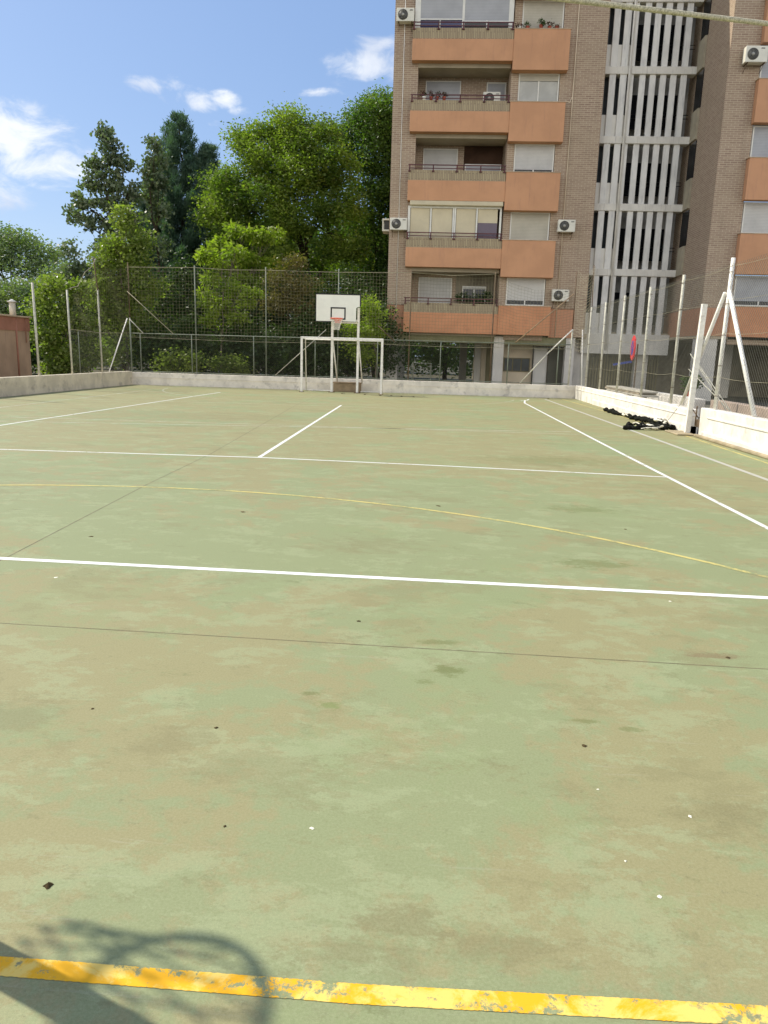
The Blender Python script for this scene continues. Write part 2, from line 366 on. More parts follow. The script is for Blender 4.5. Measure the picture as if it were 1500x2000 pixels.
M['post_green'] = simple('post_green', (.17, .20, .17), .2, 5., .6, .35, dirt=(.2, .14, .1), dirt_amt=.5)
M['post_white'] = simple('post_white', (.78, .78, .80), .08, 7., .55, .35, dirt=(.40, .33, .25), dirt_amt=.6)
M['post_brown'] = simple('post_brown', (.14, .10, .07), .25, 6., .8, .2)
M['brace_brown'] = simple('brace_brown', (.30, .22, .15), .25, 6., .8, .2)
M['net'] = simple('net', (.19, .185, .13), .2, 3., .8, .1)
M['net_bright'] = simple('net_bright', (.34, .32, .25), .2, 3., .8, .1)
M['wire'] = simple('wire', (.13, .135, .115), .2, 3., .6, .3)
M['rope'] = simple('rope', (.46, .44, .36), .35, 140., .9, .1, dirt=(.2, .19, .14), dirt_amt=.7)
M['board'] = simple('board', (.80, .80, .80), .05, 2., .5, .3, dirt=(.55, .53, .5), dirt_amt=.3)
M['black'] = simple('black', (.013, .013, .016), .2, 5., .55, .3)
M['orange'] = simple('orange', (.75, .13, .07), .15, 5., .5, .4)
M['hoop_net'] = simple('hoop_net', (.72, .72, .70), .1, 5., .8, .1)
M['concrete_block'] = simple('concrete_block', (.27, .21, .15), .2, 3., .9, .1, dirt=(.13, .10, .07), dirt_amt=.6)
M['kerb'] = simple('kerb', (.36, .31, .23), .2, 3., .9, .1, dirt=(.2, .17, .12), dirt_amt=.5)
M['side_trim'] = simple('side_trim', (.36, .33, .27), .12, 2.)
M['ac_white'] = simple('ac_white', (.66, .66, .63), .06, 3., .45, .4, dirt=(.45, .43, .38), dirt_amt=.3)
M['ac_dark'] = simple('ac_dark', (.045, .045, .045), .3, 9., .5, .4)
M['ac_hub'] = simple('ac_hub', (.35, .35, .34), .1, 9., .5, .4)
M['sign_red'] = simple('sign_red', (.75, .03, .05), .05, 3., .4, .4); M['sign_blue'] = simple('sign_blue', (.02, .07, .50), .05, 3., .4, .4)
M['sign_white'] = simple('sign_white', (.75, .72, .70), .05, 3., .4, .4); M['navy'] = simple('navy', (.015, .04, .30), .05, 3., .5, .4)
M['plank'] = simple('plank', (.36, .31, .26), .3, 4., .85, .2, dirt=(.16, .13, .10), dirt_amt=.6)
M['black_net'] = simple('black_net', (.010, .011, .009), .3, 9., .85, .1)
M['cloth_white'] = simple('cloth_white', (.75, .74, .70), .1, 9., .85, .1)
M['bark'] = simple('bark', (.065, .052, .04), .35, 4., .95, .1); M['bark_pale'] = simple('bark_pale', (.17, .15, .12), .35, 4., .95, .1)
M['terracotta'] = simple('terracotta', (.30, .07, .045), .15, 9., .8, .2); M['pot_white'] = simple('pot_white', (.7, .7, .68), .1, 9., .6, .3)
M['cream'] = simple('cream', (.66, .58, .48), .08, 1.5, .85, .2, dirt=(.36, .31, .24), dirt_amt=.4)
M['olive'] = simple('olive', (.20, .18, .11), .15, 1.5, .85, .2)
M['lintel'] = simple('lintel', (.22, .22, .14), .15, 1.5, .85, .2)
M['column'] = simple('column', (.58, .57, .57), .08, 1.5, .85, .2, dirt=(.28, .27, .25), dirt_amt=.4)
M['shed'] = simple('shed', (.40, .29, .22), .12, 1.2, .9, .1, dirt=(.30, .20, .15), dirt_amt=.6, streak=True)
M['shed_band'] = simple('shed_band', (.34, .17, .13), .15, 1.2, .9, .1)
M['litter'] = simple('litter', (.085, .065, .035), .4, 30., .9, .1); M['pale_spot'] = simple('pale_spot', (.80, .78, .72), .1, 20., .8, .2)
M['plank_grey'] = simple('plank_grey', (.48, .46, .43), .2, 4., .85, .2)
L = {}
L['broad'] = leaf_mat('leaf_broad', (.110, .165, .027), (.24, .29, .045), (.36, .37, .07), .45, .50)
L['broad_dark'] = leaf_mat('leaf_broad_dark', (.085, .145, .034), (.155, .225, .045), (.23, .28, .055), .5, .42)
L['poplar'] = leaf_mat('leaf_poplar', (.12, .155, .095), (.19, .23, .12), (.30, .30, .16), .9, .30, .35)
L['conifer'] = leaf_mat('leaf_conifer', (.075, .14, .095), (.12, .19, .12), (.17, .23, .14), .8, .25, .7)
L['ailanthus'] = leaf_mat('leaf_ailanthus', (.19, .25, .030), (.30, .35, .045), (.42, .42, .08), 1.2, .52)
L['young'] = leaf_mat('leaf_young', (.15, .195, .04), (.25, .285, .065), (.40, .40, .14), 1.1, .48)
L['far'] = leaf_mat('leaf_far', (.15, .20, .10), (.24, .28, .12), (.31, .32, .15), .5, .4)
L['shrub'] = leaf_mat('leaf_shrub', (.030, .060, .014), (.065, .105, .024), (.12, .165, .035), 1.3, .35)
L['brown'] = leaf_mat('leaf_brown', (.12, .105, .03), (.19, .145, .045), (.24, .17, .06), 1.3, .35)
L['pot'] = leaf_mat('leaf_pot', (.03, .06, .015), (.12, .02, .02), (.20, .03, .03), 9., .3)

# ------------------------------------------------------------------ the ground
MB().add([(-400, -200, -.03), (400, -200, -.03), (400, 900, -.03), (-400, 900, -.03)], [(0, 1, 2, 3)]).build('ground', M['soil'], kind='structure')
g = MB(); g.add([(8.2, -30, -.015), (70, -30, -.015), (70, 60, -.015), (8.2, 60, -.015)], [(0, 1, 2, 3)]); g.build('pavement', M['asphalt'], kind='structure')
court = MB().box(-9.8, 8.05, -8.5, 25.55, -.25, 0).build('court', M['court'], kind='structure')
def strip(pts, wd, z=.004, closed=False):
    z = .0005+z*.13
    b = MB(); n = len(pts); L_ = []; R_ = []
    for i in range(n):
        p = Vector((*pts[i], 0)); d = (Vector((*pts[min(i+1, n-1)], 0))-Vector((*pts[max(i-1, 0)], 0))).normalized(); s = Vector((-d.y, d.x, 0))*wd/2
        L_.append((p+s)); R_.append((p-s))
    b.add([(v.x, v.y, z) for v in L_]+[(v.x, v.y, z) for v in R_], [(n+i, n+i+1, i+1, i) for i in range(n-1)]); return b
def ragged(pts, wd, j, step, z):
    q_ = random.Random(3); o_ = []
    for i in range(len(pts)-1):
        a_, b_ = Vector(pts[i]), Vector(pts[i+1]); n_ = max(1, int((b_-a_).length/step)); o_ += [a_.lerp(b_, k/n_) for k in range(n_)]
    o_.append(Vector(pts[-1])); b = MB(); L_ = []; R_ = []
    for i, p in enumerate(o_):
        d = (o_[min(i+1, len(o_)-1)]-o_[max(i-1, 0)]).normalized(); s_ = Vector((-d.y, d.x))
        L_.append(p+s_*(wd/2+q_.uniform(-j, j*.4))); R_.append(p-s_*(wd/2+q_.uniform(-j, j*.4)))
    n = len(o_); z = .0005+z*.13
    return b.add([(v.x, v.y, z) for v in L_]+[(v.x, v.y, z) for v in R_], [(n+i, n+i+1, i+1, i) for i in range(n-1)])
def ln(name, pts, wd, mat_, z=.004): return strip(pts, wd, z).build(name, M[mat_], court)
ragged([(-5.55, .12), (0, .04), (5.68, -.06), (8.0, -.13)], .062, .0015, .012, .004).build('near_white_line', M['white_line'], court)
ln('service_line', [(-9.6, 5.38), (-3.77, 5.5), (0, 5.66), (2.5, 5.52), (5.63, 5.24)], .055, 'worn_white')
ln('side_line', [(5.81, 23.1), (5.60, 21.4), (5.60, 9), (5.66, -4)], .06, 'worn_white', .008)
ln('side_line', [(-5.17, 21.9), (-5.6, 9), (-5.75, -8)], .055, 'worn_white', .008)
ln('centre_line', [(-.03, 5.66), (-.24, 17.2)], .06, 'worn_white', .008)
ln('line_curl', [(5.62, 22.9), (5.9, 23.2), (6.05, 23.9)], .06, 'white_line', .012)
ln('outer_line', [(6.72, 24.4), (6.89, 11.66), (6.96, 5.3), (7.05, -6)], .085, 'grey_line', .008)
ln('outer_line', [(-7.8, 22.2), (-7.9, 5), (-8.0, -6)], .07, 'faint_line', .008)
for Y_ in (10.6, 16.7, 21.3): ln('faint_cross_line', [(-7.6, Y_-.4), (0, Y_), (5.5, Y_+.2)], .055, 'faint_line', .006)
ln('faint_cross_line', [(-6.5, 9.3), (5.4, 11.3)], .07, 'faint_line', .006)
ln('edge_line', [(7.45, 24.9), (7.66, 18), (7.80, 11.5), (7.72, 7.1), (7.7, -6)], .05, 'thin_yellow', .008)
arc = [(-.42+6.0*math.sin(t)*1.13, -3.72+6.74*math.cos(t)) for t in [R(a) for a in range(-88, 89, 4)]]
ln('three_point_arc', arc, .048, 'thin_yellow', .010)
arc = [(-1.1+6.6*math.sin(t), 24.2-6.6*math.cos(t)) for t in [R(a) for a in range(-84, 85, 5)]]
ln('three_point_arc', arc, .05, 'faint_line', .010)
ragged([(-5, -3.42), (1.4, -3.425), (2.3, -3.425), (3.3, -3.395), (7.7, -3.36)], .059, .0015, .006, .008).build('goal_line', M['yellow_line'], court)
ln('expansion_joint', [(-.5, -8), (-.58, .13), (-.73, 3.2), (-.79, 5.8), (-1.5, 16.9), (-1.7, 25)], .009, 'joint', .002)
ln('expansion_joint', [(-9.5, -1.0), (.1, -1.18), (2.89, -1.24), (7.9, -1.35)], .007, 'joint', .002)
for Y_ in (4.6+5.2, 15.1, 20.3): ln('expansion_joint', [(-9.6, Y_), (7.9, Y_-.25)], .007, 'joint', .002)

# ------------------------------------------------------------------ low walls
b = MB().box(-9.95, 8.25, 25.55, 25.75, -.1, .50, .012); b.box(-9.96, 8.26, 25.53, 25.77, .30, .315)
b.build('low_wall', M['grey_wall'], label='long low grey block wall across the far end of the court behind the goal', cat='wall')
b = MB().box(-10.05, -9.85, -8.5, 25.54, -.1, .54, .012)
for z in (.2, .36): b.box(-10.055, -9.844, -8.4, 25.5, z, z+.008)
for k in range(11): b.box(-10.054, -9.8445, 24-k*3.02, 24.008-k*3.02, .0, .53)
b.build('low_wall', M['beige_wall'], label='beige low block wall along the left side of the court', cat='wall')
b = MB(); b.box(8.05, 8.25, 12.0, 25.53, -.1, .52, .015); b.box(8.01, 8.27, 12.0, 22., -.1, .17, .02); b.box(8.035, 8.262, 11.98, 25.4, .36, .40, .01)
for (y0, y1, z) in ((13, 17, .52), (18, 21.5, .52)): b.box(8.08, 8.22, y0, y1, z, z+.02, .005)
b.build('low_wall', M['white_wall'], label='sunlit white low wall on the right side of the court beyond the thick white post', cat='wall')
b = MB(); b.box(8.06, 8.27, -8.5, 11.35, -.1, .60, .015); b.box(7.99, 8.29, -8.5, 11.0, -.1, .14, .02); b.box(8.04, 8.285, -8.5, 10.9, .40, .44, .01)
b.build('low_wall', M['white_wall'], label='white low wall at the right edge of the photo nearer than the thick post', cat='wall')
b = MB(); b.box(9.98, 10.3, 17.5, 24.6, -.1, .50, .015)
for k in range(9): b.box(9.965, 9.981, 17.6+k*.76, 18.2+k*.76, .1+.02*(k % 3), .40, .005)
b.build('low_wall', M['white_wall'], label='white rough block wall beyond the right fence catching the sun', cat='wall')
MB().box(10.4, 10.7, 4., 17.4, -.1, .50, .015).build('low_wall', M['wall_pink'], label='pinkish grey low wall beyond the right fence at the photo edge', cat='wall')
b = MB(); b.box(7.62, 8.0, 11.3, 12.2, .0, .035, .01); b.box(7.92, 7.99, 5.5, 11.2, .0, .06, .015)
b.build('kerb', M['kerb'], kind='structure')

# plank pile and blocks resting on the right wall
pt_ = empty('plank_pile', (8.35, 19.2, .52), 'low stack of weathered planks lying over the right wall under the fence', 'planks')
for k, (y0, y1, x0) in enumerate(((16.9, 21.2, 8.28), (17.2, 21.6, 8.31), (17.0, 21.3, 8.29))):
    MB().box(x0, x0+.5, y0, y1, .53+k*.055, .58+k*.055, .008).build('plank', M['plank' if k % 2 else 'plank_grey'], pt_)
for y_ in (17.4, 20.6): MB().box(8.36, 8.6, y_, y_+.2, -.02, .53).build('support', M['plank'], pt_)

# ------------------------------------------------------------------ fences and nets
def strand(b, pts, r): b.tube(pts, r, 3, False, False)
def netpanel(b, p00, p10, p01, p11, nu, nv, r, sag=.0, wob=.02, seed=1):
    """net of horizontal and vertical cords between four corners (u along, v up)"""
    q = random.Random(seed); p00, p10, p01, p11 = map(Vector, (p00, p10, p01, p11)); nrm = (p10-p00).cross(p01-p00).normalized()
    ph = q.random()*6
    def S(u, v):
        p = (p00*(1-u)+p10*u)*(1-v)+(p01*(1-u)+p11*u)*v
        return p-Vector((0, 0, sag*4*u*(1-u)*(0.35+.65*v)))+nrm*wob*math.sin(9*u+5*v+ph)*1.5+Vector((0, 0, wob*.6*math.sin(23*u+3*v+ph)))
    for j in range(nv+1): strand(b, [S(i/10, j/nv) for i in range(11)], r)
    for i in range(nu+1): strand(b, [S(i/nu, j/5) for j in range(6)], r)
def chain(b, axis, c, a0, a1, z0, z1, pitch, r):
    """chain link: two families of diagonal wires in the plane axis=c"""
    h = z1-z0; k = a0-h
    while k < a1:
        for sg in (0, 1):
            s0, s1 = max(k, a0), min(k+h, a1)
            if s1 > s0:
                q0, q1 = (s0-k, s1-k); za, zb = (z0+q0, z0+q1) if sg == 0 else (z1-q0, z1-q1)
                p, q = ((c, s0, za), (c, s1, zb)) if axis == 0 else ((s0, c, za), (s1, c, zb)); strand(b, [p, q], r)
        k += pitch
BY = 25.65
bf = empty('ball_fence', (-.9, BY, .5), 'tall fence with square netting over chain link on the wall behind the goal', 'fence')
for k, x in enumerate((-7.22, -4.35, -1.44, 1.42, 4.68)):
    MB().tube([(x, BY+.08, .3), (x, BY+.08, 4.74)], .026, 8).build('tall_post', M['post_green' if x < 1 else 'post_brown'], bf)
for x in (-9.5, -7.38, -4.84, -2.34, .17, 2.68, 5.35, 7.3):
    MB().tube([(x, BY, .5), (x, BY, 2.06)], .022, 8).build('post', M['post_green' if x > -9 else 'post_green'], bf)
for x, mt_ in ((-9.9, 'post_green'), (7.78, 'post')):
    MB().tube([(x, BY, .3), (x, BY, 2.66)], .032, 8).build('corner_post', M[mt_], bf)
    MB().tube([(x, BY, 2.66), (x, BY, 4.80)], .020, 8).build('extension_post', M['post_brown'], bf)
b = MB().tube([(-9.9, BY, 2.05), (7.8, BY, 2.08)], .018, 6); b.tube([(-9.9, BY, .54), (7.8, BY, .56)], .014, 6); b.build('rail', M['post_green'], bf)
MB().tube([(-9.9, BY-.02, 1.9), (-5, BY-.03, 1.84), (0, BY-.03, 1.9), (3, BY-.03, 1.86), (7.8, BY-.02, 1.92)], .007, 5).build('cord', M['net_bright'], bf)
for p, q, mt_, r in (((-9.95, BY-.05, 3.68), (-8.12, BY-.03, 2.07), 'net_bright', .015), ((-9.9, BY-.04, 2.6), (-9.35, BY-.03, 2.05), 'post', .017),
                     ((7.72, BY-.06, 4.0), (5.6, BY-.03, 2.1), 'brace_brown', .024), ((7.78, BY-.05, 2.66), (6.9, BY-.05, 1.75), 'post_white', .026), ((6.9, BY-.05, 1.75), (5.86, BY-.05, .52), 'post', .026),
                     ((.18, BY-.05, 2.6), (.85, BY-.05, 2.0), 'post_brown', .018), ((-3.95, BY-.05, .55), (-1.9, BY-.05, 2.4), 'post', .015)):
    MB().tube([p, q], r, 8).build('brace', M[mt_], bf)
b = MB(); xs = [-9.9, -7.22, -4.35, -1.44, 1.42, 4.68]
for i in range(5): netpanel(b, (xs[i], BY+.05, 1.95), (xs[i+1], BY+.05, 1.95), (xs[i], BY+.05, 4.66), (xs[i+1], BY+.05, 4.66), round((xs[i+1]-xs[i])/.125), 21, .0036, .05, .012, i)
netpanel(b, (4.68, BY+.05, 1.95), (7.78, BY+.05, 1.95), (4.68, BY+.05, 4.66), (7.78, BY+.05, 4.3), 24, 21, .0035, .35, .03, 9)
b.build('net', M['net'], bf)
MB().tube([(-9.9, BY+.05, 4.62), (-7.22, BY+.05, 4.66), (-5.8, BY+.05, 4.6), (-4.35, BY+.05, 4.62), (-1.44, BY+.05, 4.6), (1.42, BY+.05, 4.66), (3, BY+.05, 4.58), (4.68, BY+.05, 4.68)], .009, 5).build('top_cord', M['net_bright'], bf)
b = MB(); chain(b, 1, BY+.02, -9.9, 7.78, .52, 2.05, .085, .0015); b.build('chain_link', M['wire'], bf)

lf = empty('side_fence', (-9.95, 19, .54), 'row of pale posts with torn netting along the left low wall', 'fence')
for Y_, z, r in ((18.34, 3.35, .036), (20.56, 3.32, .032), (22.95, 3.55, .032), (15.6, 3.3, .036), (10.8, 3.3, .036), (7.4, 3.3, .036)):
    MB().tube([(-9.95, Y_, .45), (-9.95-.03, Y_, z)], r, 8).build('post', M['post'], lf)
MB().tube([(-9.97, 22.93, 3.50), (-9.99, 22.75, 4.63)], .022, 8).build('extension_post', M['post_brown'], lf)
MB().tube([(-9.95, 23.5, .5), (-9.93, 25.45, 2.62)], .022, 8).build('brace', M['post_white'], lf)
b = MB(); netpanel(b, (-9.9, 22.9, 2.0), (-9.9, 25.6, 2.0), (-9.9, 22.75, 4.55), (-9.9, 25.6, 4.66), 21, 18, .0032, .25, .04, 4)
netpanel(b, (-9.9, 20.56, 1.98), (-9.9, 22.9, 2.0), (-9.9, 20.7, 3.2), (-9.9, 22.75, 4.4), 18, 15, .0032, .3, .05, 5)
b.build('net', M['net'], lf)
MB().tube([(-9.9, 20.56, 3.35), (-9.9, 20.8, 3.42), (-9.88, 21.15, 3.48), (-9.9, 21.5, 3.75), (-9.9, 21.8, 4.02), (-9.9, 22.35, 4.25), (-9.9, 22.75, 4.6)], .013, 5).build('torn_edge', M['net_bright'], lf)
MB().tube([(-9.92, 20.56, 2.03), (-9.92, 22.9, 1.98), (-9.92, 25.6, 2.05)], .010, 5).build('cord', M['net_bright'], lf)
b = MB(); chain(b, 0, -9.94, 20.56, 25.6, .54, 2.0, .085, .0015); b.build('chain_link', M['wire'], lf)
for Y_ in (21.9,): MB().tube([(-10.3, Y_, -.02), (-10.3, Y_, 2.0)], .016, 6).build('stake', M['post_green'], lf)

RX = 8.15
rf = empty('side_fence', (RX, 12, .55), 'row of tall pale posts with wire mesh along the right white wall', 'fence')
for Y_, z, r in ((24.1, 3.42, .030), (21.7, 3.43, .032), (19.2, 3.46, .034), (16.37, 3.47, .034), (13.7, 3.51, .036), (7.6, 3.5, .036), (4.2, 3.5, .036), (.8, 3.5, .036), (-2.6, 3.5, .036)):
    MB().tube([(RX, Y_, .4), (RX+rnd.uniform(-.02, .02), Y_, z)], r, 10).build('post', M['post'], rf)
MB().tube([(RX, 24.1, 3.42), (RX, 24.35, 4.93)], .017, 8).build('extension_post', M['post_brown'], rf)
MB().tube([(RX, 10.8, .5), (RX+.02, 10.82, 3.54)], .042, 10).build('post', M['post_white'], rf)
MB().tube([(RX, 10.78, 2.92), (RX+.02, 8.93, .6)], .042, 10).build('brace', M['post_white'], rf)
MB().tube([(RX-.05, 10.85, 2.88), (RX-.05, 12.75, .58)], .038, 10).build('brace', M['post_white'], rf)
MB().tube([(RX-.05, 12.75, .62), (RX-.25, 13.2, .05)], .006, 5).build('tie_wire', M['net_bright'], rf)
MB().tube([(RX-.03, 25.4, 2.65), (RX, 24.85, .5)], .024, 8).build('brace', M['post_white'], rf)
b = MB(); chain(b, 0, RX, -6, 25.5, .56, 3.42, .10, .0020); b.build('chain_link', M['wire'], rf)
ys = [25.5, 24.1, 21.7, 19.2, 16.37, 13.7, 10.8, 7.6, 4.2, .8, -2.6]
for z, r in ((3.38, .0035), (2.75, .0028), (2.1, .0035), (1.25, .0028)):
    pl = []
    for i in range(len(ys)-1):
        for k in range(4):
            u = k/4; pl.append((RX-.02, ys[i]*(1-u)+ys[i+1]*u, z-.05*4*u*(1-u)))
    MB().tube(pl, r, 5).build('cord', M['net_bright'], rf)
b = MB()
for j in range(24):
    z = 2.1+j*.118; q = random.Random(j)
    strand(b, [(7.80+.36*u, 25.6-1.4*u-.06, z-.24*math.sin(math.pi*u)-.05*math.sin(6*u+j*.5)+.012*q.uniform(-1, 1)) for u in [k/8 for k in range(9)]], .0058)
for j in range(7):
    u = j/6; strand(b, [(7.80+.36*u, 25.6-1.4*u-.06, 2.1+2.75*v-.2*math.sin(math.pi*u)) for v in (0, .25, .5, .75, 1)], .0040)
b.build('corner_net', M['net_bright'], rf)
for Y_ in (24.1, 21.7, 19.2, 16.37, 13.7, 10.8, 7.6):
    for z_ in (.9, 1.5, 2.1, 2.7, 3.3): MB().ring((RX, Y_, z_+.03*math.sin(Y_)), (0, 0, 1), .042, .006, 10, 4).build('clamp', M['post_brown'], rf)
# thick white square post standing in the court corner of the wall
tp = empty('square_post', (7.97, 11.72, 0), 'thick white square steel post leaning at the break in the right wall', 'post')
MB().tube([(7.95, 11.72, 0), (8.0, 11.66, 2.72)], .072, 4, False).build('shaft', M['post_white'], tp)
MB().box(7.82, 8.08, 11.58, 11.86, .0, .02, .004).build('base_plate', M['post_brown'], tp)
b = MB().box(8.06, 8.10, 11.36, 11.56, .18, .34, .01); b.tube([(8.03, 11.5, .2), (8.03, 11.5, .62)], .015, 6); b.tube([(8.0, 11.7, .55), (8.06, 11.45, .38)], .012, 6); b.build('hinge', M['post_brown'], tp)
# bundle of leaning poles beyond the fence
for k, (y0, y1) in enumerate(((15.6, 13.1), (15.2, 12.75), (15.9, 12.4))):
    MB().tube([(9.1+.05*k, y0, 1.75-.2*k), (9.75, y1+.6, .05)], .012, 6).build('leaning_pole', M['post'], label='pale thin pole leaning in a bundle behind the right fence', cat='pole', group='leaning poles behind the fence')

# ------------------------------------------------------------------ dark net heap on the court
q = random.Random(5)
def heap(b, pts, r, n=9):
    P_ = []; rr = []
    for i in range(len(pts)-1):
        a, c = Vector(pts[i]), Vector(pts[i+1])
        for k in range(n):
            u = k/n; p = a.lerp(c, u); P_.append((p.x+q.uniform(-.035, .035), p.y+q.uniform(-.06, .06), max(p.z*.8+q.uniform(-.02, .03), r*.3))); rr.append(r*q.uniform(.35, 1.15))
    b.tube(P_, rr, 7, True)
hp = empty('rolled_net', (7.6, 14.5, 0), 'crumpled black net heap with white strips lying beside the right wall', 'net')
b = MB()
heap(b, [(7.70, 18.4, .05), (7.68, 17.0, .06), (7.85, 16.3, .05), (7.72, 15.4, .07), (7.86, 14.6, .09), (7.92, 13.6, .10), (7.70, 13.1, .06), (7.95, 12.6, .06)], .065)
heap(b, [(7.70, 15.0, .05), (7.9, 14.2, .12), (8.0, 13.5, .16), (7.86, 13.0, .05)], .055)
heap(b, [(6.74, 12.3, .05), (7.1, 12.4, .06), (7.5, 12.45, .05), (7.8, 12.55, .06), (8.0, 12.65, .09)], .06)
heap(b, [(6.85, 12.5, .05), (7.1, 13.2, .08), (7.45, 13.3, .06), (7.85, 13.1, .09)], .045)
heap(b, [(7.05, 12.35, .04), (7.3, 12.9, .08), (7.6, 12.6, .05), (7.75, 13.2, .06)], .04)
heap(b, [(7.65, 18.5, .05), (7.75, 17.9, .05), (7.7, 17.6, .12)], .05); b.build('mesh_bundle', M['black_net'], hp)
for pp, rr_, nn_ in (([(7.70, 16.3, .08), (7.72, 15.8, .09)], .036, 5), ([(7.82, 13.7, .17), (7.95, 13.3, .2), (7.88, 13.1, .1)], .04, 5), ([(7.12, 12.24, .07), (7.55, 12.28, .07)], .024, 6), ([(7.15, 13.1, .11), (7.45, 12.6, .09), (7.7, 12.3, .1)], .022, 5)):
    b = MB(); heap(b, pp, rr_, nn_); b.build('white_strip', M['cloth_white'], hp)

# ------------------------------------------------------------------ goal and basketball stand at the far end
def goal(x0, x1, y, dirn, name_label):
    t = empty('goal', ((x0+x1)/2, y, 0), name_label, 'goal')
    for x in (x0, x1): MB().beam((x, y, 0), (x, y, 2.04), .08).build('goal_post', M['post_white'], t)
    MB().box(x0-.04, x1+.04, y-.04, y+.04, 2.0, 2.08, .005).build('crossbar', M['post_white'], t)
    b = MB()
    for x in (x0+.02, x1-.02): b.tube([(x, y, 2.03), (x, y+dirn*.7, 1.99), (x, y+dirn*1.0, 0.02)], .022, 6)
    b.tube([(x0, y+dirn*.7, 1.99), (x1, y+dirn*.7, 1.99)], .022, 6); b.tube([(x0, y+dirn*1.0, .03), (x1, y+dirn*1.0, .03)], .02, 6)
    b.build('back_frame', M['post_white'], t)
    MB().box(x0-.09, x0+.09, y-.08, y+.1, 0, .018, .003).box(x1-.09, x1+.09, y-.08, y+.1, 0, .018, .003).build('foot_plate', M['post_brown'], t)
    return t
goal(-2.60, .46, 24.0, 1, 'white handball goal frame without a net at the far end of the court')
def hoop(cx, yb, s, label, broken, posts, yp):
    """s = +1: the board faces -Y (far end), -1: faces +Y"""
    t = empty('basketball_hoop', (cx, yp, 0), label, 'basketball hoop')
    x0, x1, z0, z1 = cx-.845, cx+.845, 2.66, 3.66
    if not broken: x0, x1, z0, z1 = cx-.9, cx+.9, 2.9, 3.95
    zr = 3.05 if not broken else 2.76
    f = yb-s*.02
    if broken: poly = [(x0, z0), (x1-.17, z0), (x1-.17, z1-.50), (x1-.12, z1-.46), (x1, z1-.44), (x1, z1), (x0, z1)]
    else: poly = [(x0, z0), (x1, z0), (x1, z1), (x0, z1)]
    bd = MB().prism(poly, 1, min(yb-s*.02, yb+s*.02), max(yb-s*.02, yb+s*.02)).build('backboard', M['board'], t)
    e = .032
    def fr(b, a0, a1, c0, c1): b.box(a0, a1, min(f-s*.006, f+s*.03), max(f-s*.006, f+s*.03), c0, c1)
    b = MB(); fr(b, x0-.012, x1+.012, z1-e, z1+.012); fr(b, x0-.012, x0+e*.5, z0, z1-e); fr(b, x1-e, x1+.012, (z1-.44) if broken else z0, z1-e)
    fr(b, x0+.02, x1-(.17 if broken else 0), z0-.012, z0+.008)
    b.build('border', M['black'], bd)
    b = MB(); xa, xb, za, zb = cx-.285, cx+.285, zr-.03, zr+.42
    def fr2(a0, a1, c0, c1): b.box(a0, a1, min(f-s*.008, f), max(f-s*.008, f), c0, c1)
    fr2(xa, xb, zb-.05, zb); fr2(xa, xb, za, za+.05); fr2(xa, xa+.05, za+.05, zb-.05); fr2(xb-.05, xb, za+.05, zb-.05); b.build('target_square', M['black'], bd)
    yr = yb-s*.42
    rim = MB().ring((cx, yr, zr), (0, 0, 1), .228, .0135).build('rim', M['orange'], t)
    b = MB().prism([(cx-.11, zr-.16), (cx+.11, zr-.16), (cx+.15, zr+.01), (cx-.15, zr+.01)], 1, *sorted((f-s*.045, f-s*.009)))
    for sx in (-1, 1): b.tube([(cx+sx*.13, f-s*.02, zr-.01), (cx+sx*.19, yr+s*.12, zr)], .010, 6); b.tube([(cx+sx*.05, f-s*.02, zr-.15), (cx+sx*.12, yr+s*.19, zr)], .010, 6)
    b.ring((cx, yr, zr-.03), (0, 0, 1), .222, .005); b.build('bracket', M['orange'], rim)
    b = MB(); nn = 12
    for sg in (-1, 1):
        for k in range(nn):
            pl = []
            for j in range(7):
                v = j/6; a = 2*math.pi*(k+sg*v*1.5)/nn; rr = .225*(1-v)+.105*v+.02*math.sin(math.pi*v)*-1; pl.append((cx+rr*math.cos(a), yr+rr*math.sin(a), zr-.42*v))
            b.tube(pl, .0065, 4, True, False)
    b.build('hoop_net', M['hoop_net'], rim)
    for i, (px, top) in enumerate(posts):
        MB().beam((px, yp, 0), (px, yp, top), .085).build('support_post', M['post_white'], t)
        MB().tube([(px+.02, yp+s*.02, 2.0), (px+.10, yp+s*1.0, .35)], .028, 6).build('rear_strut', M['post_white'], t)
    b = MB(); px0, px1 = posts[0][0], posts[1][0]
    zt = min(p[1] for p in posts)-.08
    for px in (px0, px1): b.beam((px, yp, zt), (px+(cx-px)*.15, yb+s*.03, zt+.12), .05)
    b.beam((px0, yp, zt), (px1, yp, zt), .05); b.build('board_arm', M['post_white'], t)
    b = MB()
    for px in (px0, px1): b.box(px-.12, px+.12, yp-.12, yp+.12, 0, .02, .004)
    b.build('base_plate', M['post_brown'], t)
    return t
hoop(-1.235, 24.05, 1, 'far basketball hoop, white board with a broken lower right corner, above the goal', True, ((-1.50, 2.72), (-.50, 3.2)), 24.45)
MB().box(-1.5, -.42, 24.95, 25.35, 0, .34, .015).box(-1.53, -.39, 24.92, 25.38, .34, .38, .008).build('counterweight', M['concrete_block'], label='brown concrete block on the court between the hoop posts', cat='concrete block')
# the stand and goal at the photographer's end; their shadows fall on the yellow line
hoop(-.67, -2.88, -1, 'near basketball hoop beside the photographer casting its ring shadow on the yellow line', False, ((-1.1, 3.2), (-.15, 3.2)), -3.75)
goal(-2.15, .85, -3.19, -1, 'near handball goal frame beside the photographer by the yellow goal line')
